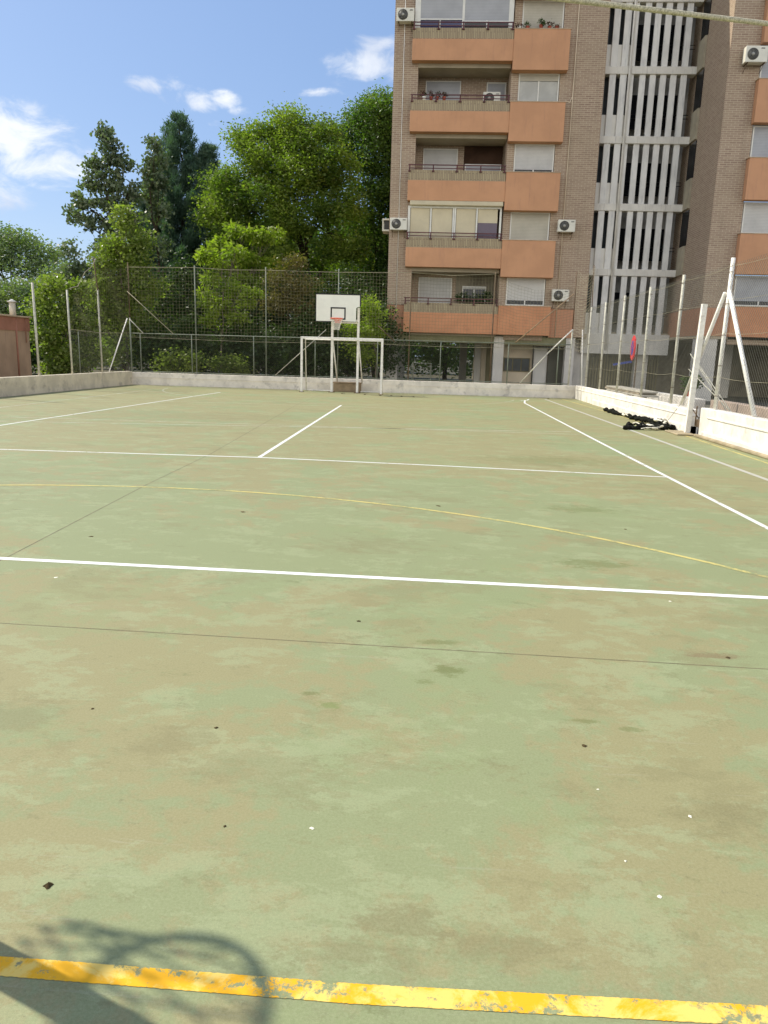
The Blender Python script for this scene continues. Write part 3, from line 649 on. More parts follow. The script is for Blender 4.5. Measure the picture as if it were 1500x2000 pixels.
# cord strung from the near hoop to the right fence
rope_pts = [(-.15, -3.75, 2.29), (2.6, -2.24, 2.645), (5.4, -.70, 3.01), (8.12, .8, 3.37)]
def smooth(ps, n=6):
    ps = [Vector(p) for p in ps]; o = []
    for i in range(len(ps)-1):
        p0, p1, p2, p3 = ps[max(i-1, 0)], ps[i], ps[i+1], ps[min(i+2, len(ps)-1)]
        for k in range(n):
            t = k/n; o.append(.5*((2*p1)+(p2-p0)*t+(2*p0-5*p1+4*p2-p3)*t*t+(3*p1-p0-3*p2+p3)*t**3))
    return o+[ps[-1]]
MB().tube(smooth(rope_pts, 10), .0088, 7).build('rope', M['rope'], label='pale frayed rope strung across the top right corner over the court', cat='rope')

# ------------------------------------------------------------------ no parking sign beyond the right wall
sg_ = empty('road_sign', (9.35, 22.0, 0), 'red and blue no parking sign seen edge on behind the right fence', 'road sign')
a = R(-104+180); nrm = Vector((-math.cos(R(16)), -math.sin(R(16)), 0)); nrm = Vector((-.985, -.172, 0)); c = Vector((9.22, 22.0, 1.96)); nrm = Vector((-.80, -.60, 0)).normalized()
MB().tube([(9.4, 22.03, -.02), (9.4, 22.03, 2.1)], .025, 8).build('pole', M['post_brown'], sg_)
view = (c-Vector((2.42, -4.95, 1.5))); va = math.atan2(view.y, view.x)
na = va+math.pi-R(81); nrm = Vector((math.cos(na), math.sin(na), 0)); side = Vector((-nrm.y, nrm.x, 0))
def oct_(b, r0, dz, off, th=.012, n=24):
    vs = []
    for s_ in (0, 1):
        for k in range(n):
            t = 2*math.pi*k/n; vs.append(c+nrm*(off-th*s_)+side*math.cos(t)*r0+Vector((0, 0, math.sin(t)*r0*dz)))
    b.add(vs, [tuple(range(n)), tuple(range(n, 2*n))[::-1]]+[(k, n+k, n+(k+1) % n, (k+1) % n) for k in range(n)])
b = MB(); oct_(b, .40, 1.05, .0, .05, 8); fc = b.build('sign_face', M['sign_red'], sg_)
b = MB(); oct_(b, .24, 1.05, .006, .004); b.build('blue_field', M['sign_blue'], fc)
b = MB()
p0 = c+nrm*.012
for off in (-.022, .022): pass
d1 = (side*.7+Vector((0, 0, .7))).normalized(); d2 = nrm.cross(d1)
b.add([p0+d1*.25+d2*.03, p0+d1*.25-d2*.03, p0-d1*.25-d2*.03, p0-d1*.25+d2*.03], [(0, 1, 2, 3)]); b.build('red_slash', M['sign_red'], fc)
b = MB()
p0 = c+nrm*.016
oct_(b, .40, 1.05, .003, .002, 8); b.build('white_margin', M['sign_white'], fc) if False else None
b = MB(); e0 = Vector((9.22, 21.95, 1.50)); e1 = e0+Vector((-.60, .1, -.12)); b.prism([(0, 0), (1, 0), (1, 1), (0, 1)], 0, 0, 0) if False else None
b.tube([e0, e1], .052, 4, False); b.build('blue_plate', M['navy'], sg_)

# ------------------------------------------------------------------ apartment building
bl = empty('apartment_building', (6.5, 30.3, 0), 'brick apartment block with peach balconies and a grey slatted stair tower', 'building')
FZ = [3.80+2.772*k for k in range(7)]          # balcony top of each storey
H = 21.72
# --- left block walls (front plane y=30.3, loggia back plane 31.5)
b = MB(); b.box(.24, 1.25, 30.3, 31.5, 3.72, H); b.box(7.26, 9.10, 30.3, 31.0, 3.72, H); b.box(7.40, 9.10, 31.0, 39.8, 2.5, H-.01); b.box(5.2, 5.52, 30.3, 31.55, 3.72, H)
for k, z in enumerate(FZ): b.box(5.52, 7.26, 30.3, 30.55, z-1.5, z+.01)
b.box(5.52, 7.26, 30.3, 30.5, FZ[-1]+1.2, H); b.box(1.25, 5.2, 30.3, 30.5, FZ[-1]+1.2, H)
b.build('front_wall', M['brick_x'], bl)
b = MB(); b.box(.22, 9.3, 39.8, 40, 2.5, H-.02); b.box(1.25, 5.2, 31.5, 31.7, 2.7, H-.03); b.box(5.52, 7.35, 31.2, 31.4, 2.7, H-.03); b.build('rear_wall', M['brick_x'], bl)
b = MB(); b.box(.20, .24, 30.3, 40, 3.70, H); b.box(13.15, 13.30, 27.3, 40, 3.72, H); b.box(5.17, 5.20, 30.6, 31.5, 3.8, H); b.box(9.10, 9.12, 30.32, 31.02, 2.5, H); b.build('side_wall', M['brick_y'], bl)
b = MB(); b.box(.20, 9.12, 30.28, 40.02, H, H+.06); b.box(9.12, 13.1, 31., 40, H-.4, H-.1); b.box(13.1, 26, 27.3, 40, H, H+.25); b.build('roof', M['stucco'], bl)
for q_ in ((.24, .98, 30.27, 30.6), (7.52, 8.62, 30.27, 30.6), (.19, .24, 30.27, 39.9)): MB().box(*q_, 2.46, 3.70).build('painted_base', M['brick_red'], bl)
b = MB(); b.box(8.62, 9.10, 30.29, 30.6, 2.5, 3.75); b.build('base_wall', M['brick_x'], bl)
for z in FZ: MB().box(1.25, 5.17, 30.3, 31.5, z-1.38, z-1.2).build('slab', M['ceiling'], bl)
MB().box(.3, 9.3, 30.62, 39.8, 2.46, 2.66).build('slab', M['ceiling'], bl)
for (x0, x1, y) in ((.25, .74, 30.32), (5.12, 5.58, 30.32), (.25, .74, 39.2), (3.9, 4.3, 39.2), (8.35, 8.75, 30.32)): MB().box(x0, x1, y, y+.45, -.02, 2.45, .01).build('column', M['column'], bl)
b = MB(); b.box(.74, 5.15, 30.36, 30.6, 2.12, 2.46); b.box(5.58, 8.35, 30.36, 30.6, 2.10, 2.46); b.build('lintel', M['lintel'], bl)
# ground floor rooms
b = MB(); b.box(4.72, 4.95, 32.5, 39.8, -.02, 2.47); b.box(5.60, 9.3, 31.6, 31.8, -.02, 2.44); b.build('ground_wall', M['cream'], bl)
MB().box(4.95, 5.5, 32.2, 32.4, -.02, 2.46).box(5.3, 5.56, 31.0, 31.2, -.02, 2.45).build('olive_panel', M['olive'], bl)
MB().box(4.42, 4.72, 33., 33.1, .0, 2.1).build('pale_panel', M['fin_panel'], bl)
wn = MB().box(5.72, 6.95, 31.56, 31.6, .88, 1.52).build('ground_window', M['olive'], bl)
MB().box(5.76, 6.12, 31.54, 31.56, .92, 1.48).box(6.17, 6.52, 31.54, 31.56, .92, 1.48).box(6.57, 6.91, 31.54, 31.56, .92, 1.48).build('pane', M['glass'], wn)
b = MB(); b.box(7.02, 7.07, 31.3, 31.4, -.02, 2.2); b.build('mullion', M['dark'], bl)
MB().box(7.1, 7.72, 31.4, 31.5, -.02, 2.0).build('white_panel', M['fin_panel'], bl)
dr = MB().box(7.75, 8.6, 31.25, 31.35, -.02, 1.98).build('garage_door', M['garage'], bl)
MB().box(7.1, 8.65, 31.1, 31.5, 2.0, 2.06).build('door_head', M['dark'], bl)
MB().box(8.9, 9.6, 31.2, 31.6, -.02, 2.4).build('ground_pier', M['column'], bl)

# --- openings
def window(x0, x1, z0, z1, y, open_=0., sh='shutter', panes='glass', fr=.05, mull=1, boxh=0.0):
    wd = MB(); wd.box(x0, x0+fr, y-.03, y+.05, z0, z1); wd.box(x1-fr, x1, y-.03, y+.05, z0, z1); wd.box(x0+fr, x1-fr, y-.03, y+.05, z0, z0+fr); wd.box(x0+fr, x1-fr, y-.03, y+.05, z1-fr, z1)
    for k in range(mull):
        xm = x0+(x1-x0)*(k+1)/(mull+1); wd.box(xm-.025, xm+.025, y-.01, y+.04, z0+fr, z1-fr)
    o = wd.build('window', M['white_frame'], bl)
    zs = z0+fr+(z1-z0-2*fr)*open_
    if open_ > 0: MB().box(x0+fr, x1-fr, y+.02, y+.03, z0+fr, zs).build('pane', M[panes], o)
    if zs < z1-fr-.01: MB().box(x0+fr-.01, x1-fr+.01, y-.018, y+.01, zs, z1-fr).build('shutter', M[sh], o)
    return o
tops = {0: ('shutter', .16), 1: ('shutter_beige', 0.), 2: ('shutter', .10), 3: ('shutter_beige', .78), 4: ('shutter_beige', 0.), 5: ('shutter_grey', .2), 6: ('shutter', 0.)}
for k, z in enumerate(FZ[:6]):
    sh, op = tops[k]
    window(5.53, 7.24, z+.02, z+1.21, 30.36, op, sh, 'glass_pale' if k == 3 else 'dark')
def balcony(k, z, x0, x1, x2, y, low=False):
    """long parapet x0-x1, projecting bay x1-x2, soldier course, red rail"""
    mt_ = M['peach_low' if low else 'peach']; d = 1.28 if low else 1.57
    bc = MB().box(x0, x1, y+.03, y+.18, z-(1.22 if not low else 1.28), z-.40, .006)
    bc.box(x0, x1, y+.18, y+.60, z-(1.22 if not low else 1.28), z-(1.12 if not low else 1.2)).box(x0, x0+.12, y+.18, y+.42, z-1.2, z-.4)
    bc = bc.build('balcony', mt_, bl)
    bay = MB().box(x1, x2, y, y+.5, z-d, z-.03, .006).build('bay_parapet', mt_, bc)
    MB().box(x1-.03, x2+.03, y-.02, y+.5, z-.03, z+.0, .004).build('coping', M['coping'], bc)
    MB().box(x0+.02, x1-.01, y+.05, y+.20, z-.40, z+.02).build('brick_course', M['brick_s'], bc)
    r = MB(); n = 5
    r.box(x0+.0, x1-.02, y+.02, y+.05, z+.20, z+.24); r.box(x0+.03, x1-.04, y+.02, y+.045, z+.07, z+.10)
    for i in range(n):
        xx = x0+.06+(x1-x0-.14)*i/(n-1); r.box(xx-.025, xx+.025, y-.01, y+.06, z-.06, z+.235); r.box(xx-.06, xx+.06, y+.01, y+.045, z-.06, z-.02)
    r.build('railing', M['rail'], bc)
    return bc
for k, z in enumerate(FZ[:6]): balcony(k, z, .98, 5.20, 7.51, 29.9, k == 0)
# loggia backs
for k, z in enumerate(FZ[:6]):
    if k in (1, 4): continue
    sh = 'shutter_grey' if k == 3 else 'shutter'
    window(1.57, 3.12, z-.9, z+1.25, 31.46, 0., sh, fr=.04, mull=0)
    if k == 3: window(4.25, 5.1, z-.9, z+1.2, 31.44, .6, 'shutter_grey', 'glass', mull=1)
    elif k == 2:
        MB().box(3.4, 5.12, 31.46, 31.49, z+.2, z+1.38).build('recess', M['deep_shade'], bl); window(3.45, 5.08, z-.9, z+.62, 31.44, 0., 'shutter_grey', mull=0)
    elif k == 0:
        MB().box(3.3, 5.12, 31.46, 31.49, z-.9, z+1.42).build('recess', M['interior'], bl)
        window(3.6, 4.7, z-.9, z+.9, 31.43, .95, 'shutter', 'dark')
# glazed in balcony of the second storey
z = FZ[1]
gz = MB(); gz.box(1.02, 1.12, 30.12, 30.22, z-.1, z+1.36); gz.box(5.04, 5.12, 30.12, 30.22, z-.1, z+1.36); gz.box(1.12, 5.04, 30.12, 30.2, z-.1, z+.03); gz.box(1.12, 5.04, 30.12, 30.2, z+1.28, z+1.36)
for x in (2.03, 3.02, 3.10, 4.05): gz.box(x-.035, x+.035, 30.12, 30.2, z+.03, z+1.28)
gz = gz.build('glazed_enclosure', M['white_frame'], bl)
for x0, x1, zz in ((1.14, 1.98, .03), (2.08, 2.97, .03), (3.15, 4.0, .03), (4.1, 4.95, .70)): MB().box(x0, x1, 30.16, 30.175, z+zz, z+1.27).build('blind', M['blind'], gz)
MB().box(4.1, 4.95, 30.165, 30.18, z+.03, z+.70).build('pane', M['purple'], gz)
MB().box(1.1, 5.15, 29.93, 30.14, z+1.36, z+1.55, .02).build('awning_box', M['blind'], gz)
z = FZ[4]
gz = MB(); gz.box(1.05, 1.28, 30.12, 30.22, z-.1, z+1.5); gz.box(4.95, 5.15, 30.12, 30.22, z-.1, z+1.5); gz.box(3.02, 3.12, 30.12, 30.2, z-.1, z+1.5)
gz.box(1.28, 3.02, 30.12, 30.2, z+.38, z+.43); gz.box(3.12, 4.95, 30.12, 30.2, z+.30, z+.35); gz.box(1.28, 4.95, 30.12, 30.2, z-.1, z+.0)
for x in (2.1, 4.05): gz.box(x-.02, x+.02, 30.13, 30.2, z, z+.38)
gz = gz.build('glazed_enclosure', M['white_frame'], bl)
MB().box(1.28, 3.02, 30.14, 30.16, z+.43, z+1.5).box(3.12, 4.95, 30.14, 30.16, z+.35, z+1.5).build('blind', M['shutter_grey'], gz)
MB().box(1.28, 3.02, 30.16, 30.17, z, z+.38).build('pane', M['blue_glass'], gz); MB().box(3.12, 4.95, 30.16, 30.17, z, z+.30).build('pane', M['dark'], gz)
# drainpipes and cables on the facade
b = MB(); b.tube([(.62, 30.27, 2.5), (.62, 30.26, H)], .016, 6); b.build('drainpipe', M['post_white'], bl)
b = MB(); b.tube([(7.82, 30.25, 2.5), (7.84, 30.25, H)], .02, 6); b.tube([(7.52, 29.92, FZ[3]+.02), (7.72, 30.2, FZ[3]+.05), (7.82, 30.26, FZ[3]+.3)], .018, 6); b.build('drainpipe', M['cream'], bl)

# --- stair tower, plane y=31
zb = [5.26+2.76*k for k in range(-1, 7)]
b = MB(); b.box(9.12, 13.15, 32.1, 32.3, 2.6, H-.4); b.build('stair_wall', M['stair_back'], bl)
bd_ = [(1.82, 2.72)]+[(z, z+.30) for z in zb[1:]]
for i, (z0, z1) in enumerate(bd_):
    b = MB(); b.box(9.13, 10.28, 30.96, 31.4, z0, z1, .01); b.box(10.36, 13.08, 30.93, 31.4, z0, z1, .01); b.build('floor_band', M['stucco'], bl)
MB().box(10.28, 10.36, 30.98, 31.2, 1.82, H-.5).tube([(10.25, 30.9, 2.0), (10.25, 30.9, H)], .04, 8).build('mullion', M['stucco'], bl)
for i in range(7):
    z0 = 2.72 if i == 0 else zb[i]+.30; z1 = zb[i+1] if i < 6 else zb[6]+2.7
    if i < 7:
        b = MB()
        for j in range(5): x = 10.72+j*.433; b.box(x, x+.25, 31.0, 31.10, z0, z1)
        b.box(10.36, 10.47, 31.0, 31.1, z0, z1); b.build('stair_screen', M['fin'], bl)
        b = MB()
        for x in (9.45, 9.90): b.box(x, x+.27, 31.0, 31.10, z0, z1)
        b.build('landing_screen', M['fin'], bl)
        MB().box(9.13, 10.28, 31.11, 31.16, z0, z0+(z1-z0)*.36).build('landing_panel', M['fin_panel'], bl)
        wv = MB().box(10.40, 12.55, 31.55, 31.6, z0+(z1-z0)*.18, z0+(z1-z0)*.74).build('stair_window', M['stair_dark'], bl)
        MB().box(9.13, 10.25, 31.5, 31.7, z0+(z1-z0)*.36, z1).build('landing_window', M['glass'], bl)
        rl = MB()
        for zz in (.85, 1.0): rl.tube([(10.45, 31.45, z0+zz), (13.05, 31.45, z0+zz)], .015, 6)
        rl.build('stair_rail', M['black'], bl)
b = MB(); b.box(9.4, 13.1, 31.2, 33., 2.65, 2.8); b.build('stair_soffit', M['ceiling'], bl)
b = MB(); b.box(9.4, 26, 33.0, 33.2, -.02, 2.75); b.build('ground_rear_wall', M['interior'], bl)
b = MB()
for j in range(26): b.box(9.75+j*.13, 9.82+j*.13, 32.2, 32.3, .0, 1.75+.1*math.sin(j*2.1))
b.build('slatted_screen', M['olive'], bl)
b = MB(); b.box(11.75, 12.35, 31.4, 31.8, -.02, 2.6, .01); b.build('ground_pier', M['column'], bl)
# side wall openings beside the stairs
for i in range(1, 7):
    z0 = zb[i]+.30
    b = MB().box(13.11, 13.149, 30.15, 30.99, z0+.95, z0+2.42); b.build('side_opening', M['dark'], bl)
    MB().box(13.06, 13.149, 30.2, 30.99, z0-.28, z0+.93).build('side_trim', M['side_trim'], bl)
# --- right wing, panel plane y=27, brick plane y=27.3
b = MB(); b.box(13.30, 14.32, 27.3, 27.6, 3.72, H); b.box(17.6, 26, 27.3, 27.6, 3.72, H)
for k, z in enumerate(FZ): b.box(14.32, 17.6, 27.3, 27.6, z-1.5, z+.01)
b.box(14.32, 17.6, 27.3, 27.6, FZ[-1]+1.2, H); b.build('front_wall', M['brick_x'], bl)
b = MB(); b.box(13.13, 26, 27.27, 27.6, 2.62, 3.72); b.build('painted_base', M['brick_red'], bl)
b = MB(); b.box(13.10, 13.148, 27.27, 33, 2.62, 3.71); b.build('painted_base', M['brick_redy'], bl)
for k, z in enumerate(FZ[:6]):
    d = 1.2 if k == 0 else 1.55
    bc = MB().box(14.24, 18.2, 27.0, 27.3, z-d, z-.03, .006).build('balcony', M['peach_low' if k == 0 else 'peach'], bl)
    MB().box(14.20, 18.24, 26.98, 27.3, z-.03, z, .004).build('coping', M['coping'], bc)
    window(14.36, 16.4, z+.02, z+1.2, 27.36, .14 if k == 0 else 0., 'shutter_grey' if k != 1 else 'shutter', 'dark')
b = MB(); b.box(13.1, 26, 27.3, 33, 2.5, 2.62); b.build('pilotis_ceiling', M['ceiling'], bl)
for (x0, x1, y) in ((13.12, 13.95, 27.33), (17.4, 18., 27.33), (21.8, 22.4, 27.33), (15.6, 16., 31.)): MB().box(x0, x1, y, y+.5, -.02, 2.5, .01).build('column', M['column'], bl)

# ------------------------------------------------------------------ air conditioners
def ac(x, z, y, label, w_=.74, h_=.50, d_=.30):
    t = empty('air_conditioner', (x, y, z), label, 'air conditioner', 'outdoor air conditioning units on the building')
    bd = MB().box(x, x+w_, y-d_, y, z, z+h_, .015).build('casing', M['ac_white'], t)
    MB().tube([(x+.27, y-d_-.012, z+h_/2), (x+.27, y-d_+.01, z+h_/2)], .205, 24).build('fan_grille', M['ac_dark'], t)
    b = MB()
    for r in (.07, .11, .15, .19): b.ring((x+.27, y-d_-.014, z+h_/2), (0, 1, 0), r, .004, 24, 4)
    b.tube([(x+.27, y-d_-.03, z+h_/2), (x+.27, y-d_-.012, z+h_/2)], .055, 14); b.build('fan_guard', M['ac_hub'], t)
    MB().box(x+.55, x+.68, y-d_-.008, y-d_, z+h_-.10, z+h_-.07).build('vent_slot', M['ac_dark'], t)
    b = MB()
    for xx in (x+.1, x+w_-.1): b.box(xx-.015, xx+.015, y-d_-.03, y+.1, z-.04, z-.005); b.tube([(xx, y-d_+.04, z-.03), (xx, y+.1, z-.26)], .010, 5)
    b.build('bracket', M['post_brown'], t)
    return t
ac(.28, 15.13, 30.2, 'white air conditioner high on the left brick pier near the top of the photo')
ac(.26, 6.88, 30.2, 'white air conditioner on the left brick pier beside the glazed balcony')
ac(7.56, 6.93, 30.2, 'white air conditioner on brick between the second storey window and stair tower')
ac(7.52, 4.02, 30.2, 'white air conditioner on brick just behind the corner of the netting')
ac(4.08, 12.20, 30.95, 'white air conditioner standing inside the open balcony')
ac(13.60, 12.62, 27.2, 'white air conditioner on the right wing brick at the photo edge', .82, .56)
t = empty('air_conditioner', (-.05, 31.6, 6.85), 'pale air conditioner bracket box jutting from the left side of the building', 'air conditioner')
MB().box(-.16, .20, 31., 31.85, 6.98, 7.05, .01).box(-.16, .20, 31., 31.85, 7.45, 7.52, .01).box(-.16, -.11, 31., 31.06, 7.05, 7.45).box(-.16, -.11, 31.79, 31.85, 7.05, 7.45).build('cage', M['ac_white'], t)
MB().box(-.08, .20, 31.08, 31.78, 7.05, 7.44, .01).build('casing', M['ac_dark'], t)

# ------------------------------------------------------------------ foliage
def quads(name, V, mt_, parent=None, **k):
    n = len(V)//4; me = bpy.data.meshes.new(name); base_ = np.array(origin(parent)) if parent is not None else np.zeros(3)
    V = V-base_
    me.vertices.add(4*n); me.vertices.foreach_set('co', V.astype(np.float32).ravel())
    me.loops.add(4*n); me.loops.foreach_set('vertex_index', np.arange(4*n, dtype=np.int32))
    me.polygons.add(n); me.polygons.foreach_set('loop_start', np.arange(0, 4*n, 4, dtype=np.int32)); me.polygons.foreach_set('loop_total', np.full(n, 4, np.int32))
    me.update(calc_edges=True); me.materials.append(mt_)
    o = bpy.data.objects.new(name, me); col.objects.link(o)
    if parent is not None: o.parent = parent
    return tagp(o, **k)
def unit(v): return v/np.maximum(np.linalg.norm(v, axis=-1, keepdims=True), 1e-6)
def leafset(c, d, Ls, Ws):
    """diamond leaves from base points c along unit directions d"""
    s = unit(np.cross(d, rs.normal(size=d.shape))); Ls = Ls[:, None]; Ws = Ws[:, None]
    return np.stack([c, c+d*Ls*.45+s*Ws*.5, c+d*Ls, c+d*Ls*.45-s*Ws*.5], 1).reshape(-1, 3)
def inell(n, c, r, shell=.5):
    p = unit(rs.normal(size=(n, 3)))*(rs.uniform(shell**3, 1, size=(n, 1))**(1/3)); return np.array(c)+p*np.array(r)
def crown(blobs, mode, L_, W_, per, clump_r, shell=.45):
    out_ = []
    for (c, r, nc) in blobs:
        cc = inell(nc, c, r, shell)
        if mode == 'rosette':
            for p in cc:
                k = int(per*rs.uniform(.6, 1.2)); d = unit(rs.normal(size=(k, 3))*np.array([1, 1, .45])+np.array([0, 0, .15]))
                k2 = 5; base_ = np.repeat(p+d*rs.uniform(.1, clump_r, size=(k, 1)), 1, 0); d2 = unit(d+np.array([0, 0, -.45])+rs.normal(size=(k, 3))*.25)
                out_.append(leafset(base_, d2, L_*rs.uniform(.6, 1.2, k), W_*rs.uniform(.7, 1.2, k)))
        else:
            n = nc*per; ci = np.repeat(cc, per, 0); off = rs.normal(size=(n, 3))*clump_r*np.array([1, 1, .7]) if mode != 'up' else rs.normal(size=(n, 3))*clump_r*np.array([.6, .6, 1.])
            d = rs.normal(size=(n, 3))
            if mode == 'up': d = d*.45+np.array([0, 0, .9])+unit(ci-np.array([c[0], c[1], c[2]]))*.35
            elif mode == 'flat': d = d*np.array([1, 1, .45])+np.array([0, 0, -.15])
            d = unit(d); out_.append(leafset(ci+off, d, L_*rs.uniform(.6, 1.3, n), W_*rs.uniform(.7, 1.2, n)))
    return np.concatenate(out_)
def limb(b, p, q, r0, r1, bend=.12, n=6, sd_=0):
    qq = random.Random(sd_); p, q = Vector(p), Vector(q); ln_ = (q-p).length; off = Vector((qq.uniform(-1, 1), qq.uniform(-1, 1), qq.uniform(-.2, .6)))*bend*ln_
    pts = [p.lerp(q, k/n)+off*math.sin(math.pi*k/n)+Vector((qq.uniform(-1, 1), qq.uniform(-1, 1), 0))*.02*ln_ for k in range(n+1)]
    pts[0] = p; pts[-1] = q; b.tube(pts, [r0+(r1-r0)*k/n for k in range(n+1)], 7, True)
def tree(name, label, cat, x, y, blobs, lm, mode='random', L_=.2, W_=.12, per=40, clump_r=.35, trunk_r=.18, bark='bark', fork=.35, group=None, shell=.45, twigs=3, lean=0.):
    t = empty(name, (x, y, -.03), label, cat, group)
    V = crown(blobs, mode, L_, W_, per, clump_r, shell); quads('crown', V, lm, t)
    b = MB(); zt = max(c[2] for c, r, n in blobs); zf = zt*fork; f = Vector((x+lean, y, zf)); limb(b, (x, y, -.05), f, trunk_r, trunk_r*.7, .04, 6, 3)
    top = max(blobs, key=lambda q_: q_[0][2])[0]; limb(b, f, top, trunk_r*.6, trunk_r*.12, .05, 8, 4)
    for i, (c, r, n) in enumerate(blobs):
        u = rnd.uniform(0, .6); s0 = f.lerp(Vector(top), u) if c[2] > zf+1 else Vector((x, y, max(c[2]*.6, .3)))
        limb(b, s0, c, trunk_r*.38*(1-u*.4), trunk_r*.10, .12, 6, i)
        for k in range(twigs):
            e = inell(1, c, r, .5)[0]; limb(b, Vector(c)*.6+s0*.4, e, trunk_r*.13, .012, .12, 4, i*7+k)
    b.build('trunk', M[bark], t)
    return t
def X_(u, y): return None

# big broad tree (light green) and darker one by the building
def bb(*a): return [((x, y, z), (rx, ry, rz), n) for (x, y, z, rx, ry, rz, n) in a]
tree('broad_tree', 'large broad bright green tree behind the hoop, left of the darker one', 'tree', -4.4, 38, bb(
    (-7.2, 37.5, 12.3, 1.4, 1.5, .8, 26), (-5.6, 38, 13.0, 1.2, 1.5, .8, 24), (-4.6, 37.5, 12.3, 1.5, 1.6, 1.2, 34), (-6.6, 37, 11.2, 1.6, 1.5, .9, 28), (-8.6, 37, 10.0, 1.4, 1.5, .9, 26),
    (-8.9, 37, 8.6, 1.5, 1.5, .9, 26), (-7.0, 36.5, 9.4, 1.5, 1.5, 1.0, 28), (-5.0, 36.5, 10.4, 1.6, 1.5, 1.0, 32), (-3.3, 37, 11.0, 1.5, 1.5, 1.0, 30), (-3.2, 36.5, 9.0, 1.5, 1.4, .9, 26), (-5.2, 36.3, 8.3, 1.3, 1.4, .8, 22),
    (-7.9, 36.5, 7.2, 1.5, 1.5, .9, 26), (-6.3, 36.5, 6.3, 1.2, 1.4, .8, 18), (-2.6, 36.5, 7.2, 1.2, 1.3, .8, 18), (-8.6, 36.5, 5.6, 1.4, 1.4, .9, 22), (-5.4, 37, 4.9, 1.5, 1.4, .7, 18), (-3.8, 39, 6.6, 2., 1.5, 1.1, 18)),
    L['broad'], 'flat', .17, .085, 230, .36, .26, fork=.33)
tree('broad_tree', 'tall dark green broad tree touching the left edge of the building', 'tree', -1.0, 41, bb(
    (-1.2, 41, 14.9, 1.3, 1.5, .9, 28), (-2.7, 41, 13.9, 1.5, 1.5, 1.0, 30), (-.4, 41, 13.8, 1.4, 1.5, 1.1, 30), (-1.7, 40.5, 12.6, 1.6, 1.5, 1.1, 30), (.2, 40.5, 12.0, 1.3, 1.5, 1.2, 26), (-1.2, 40.3, 10.8, 1.5, 1.5, 1.1, 28), (.3, 40.3, 9.9, 1.3, 1.5, 1.1, 22),
    (-1.8, 40.2, 8.8, 1.3, 1.4, 1.0, 18), (-.2, 40.2, 7.8, 1.4, 1.5, 1.0, 20), (-1.6, 40.2, 6.0, 1.4, 1.4, 1.0, 20), (.2, 40.2, 5.4, 1.3, 1.4, 1.0, 20), (-3., 41, 4.0, 1.5, 1.4, .9, 18), (-.8, 40.5, 3.4, 1.8, 1.5, 1.0, 26), (1.2, 41, 12.5, 1.2, 1.5, 1.6, 20), (1.2, 41, 9., 1.2, 1.5, 1.6, 20)),
    L['broad_dark'], 'flat', .17, .09, 210, .38, .24, fork=.3, shell=.3)
tree('broad_tree', 'dark green tree seen through the open ground floor of the building', 'tree', 3.2, 45, bb(
    (1.2, 45, 2.2, 2.2, 1.5, 1.8, 60), (4.2, 45, 2.4, 2.2, 1.5, 1.9, 60), (7., 46, 2.4, 2.0, 1.5, 1.9, 40), (2.6, 45.5, 5., 2.4, 1.5, 1.8, 40)), L['broad_dark'], 'flat', .22, .10, 80, .4, .16, fork=.3)
# poplar like tree and a second slim spire
tree('poplar_tree', 'tall open crowned poplar against the cloud on the left', 'tree', -14.6, 36.5, bb(
    (-15.25, 36.5, 12.35, .42, .5, .50, 13), (-14.9, 36.5, 11.5, .62, .6, .6, 19), (-14.3, 36.5, 11.0, .5, .6, .5, 12), (-15.7, 36.4, 10.7, .6, .6, .5, 16), (-14.9, 36.3, 10.0, .8, .7, .6, 20), (-15.9, 36.3, 9.8, .5, .6, .4, 12),
    (-14.1, 36.3, 9.7, .6, .6, .5, 12), (-16.5, 36.2, 8.9, .55, .6, .4, 12), (-15.4, 36.2, 8.9, .8, .7, .5, 18), (-14.4, 36.2, 8.7, .7, .7, .5, 16), (-13.8, 36.2, 9.2, .5, .6, .5, 10), (-16.9, 36.2, 8.2, .42, .6, .4, 9), (-15.7, 36.2, 7.8, .8, .7, .5, 16), (-14.6, 36.2, 7.5, .8, .7, .6, 18), (-13.9, 36.3, 8.0, .6, .6, .5, 12),
    (-15.2, 36.2, 6.6, .7, .7, .5, 14), (-14.2, 36.2, 6.3, .7, .7, .5, 14), (-15.5, 36.2, 5.6, .5, .6, .5, 8), (-14.6, 36.2, 5.0, .8, .7, .8, 16)),
    L['poplar'], 'random', .19, .17, 30, .15, .13, 'bark', .5, shell=.2, twigs=2)
tree('poplar_tree', 'slim grey green spire between the poplar and the conifer', 'tree', -12.9, 37.5, bb(
    (-12.95, 37.5, 12.1, .35, .5, .42, 10), (-12.85, 37.5, 11.3, .45, .5, .5, 12), (-13.2, 37.5, 10.6, .55, .5, .5, 14), (-12.6, 37.5, 10.2, .5, .5, .5, 12), (-13.3, 37.5, 9.5, .6, .6, .5, 14), (-12.8, 37.5, 8.5, .8, .6, .8, 18), (-13., 37.4, 7.0, .8, .6, .8, 18)),
    L['poplar'], 'random', .18, .16, 30, .16, .10, 'bark', .5, shell=.2, twigs=2)
tree('poplar_tree', 'small dark tree poking above the shrubs at the left', 'tree', -17.2, 33, bb(
    (-15.7, 33, 6.1, .3, .4, .45, 7), (-15.5, 33, 5.3, .5, .5, .4, 12), (-15.9, 33, 4.8, .6, .5, .45, 14), (-14.2, 33, 5.9, .5, .5, .4, 11), (-14.6, 33, 5.0, .7, .6, .5, 16), (-15.3, 33, 4.2, .8, .6, .5, 18)),
    L['poplar'], 'random', .17, .15, 32, .18, .07, 'bark', .4, shell=.2, twigs=2, lean=1.)
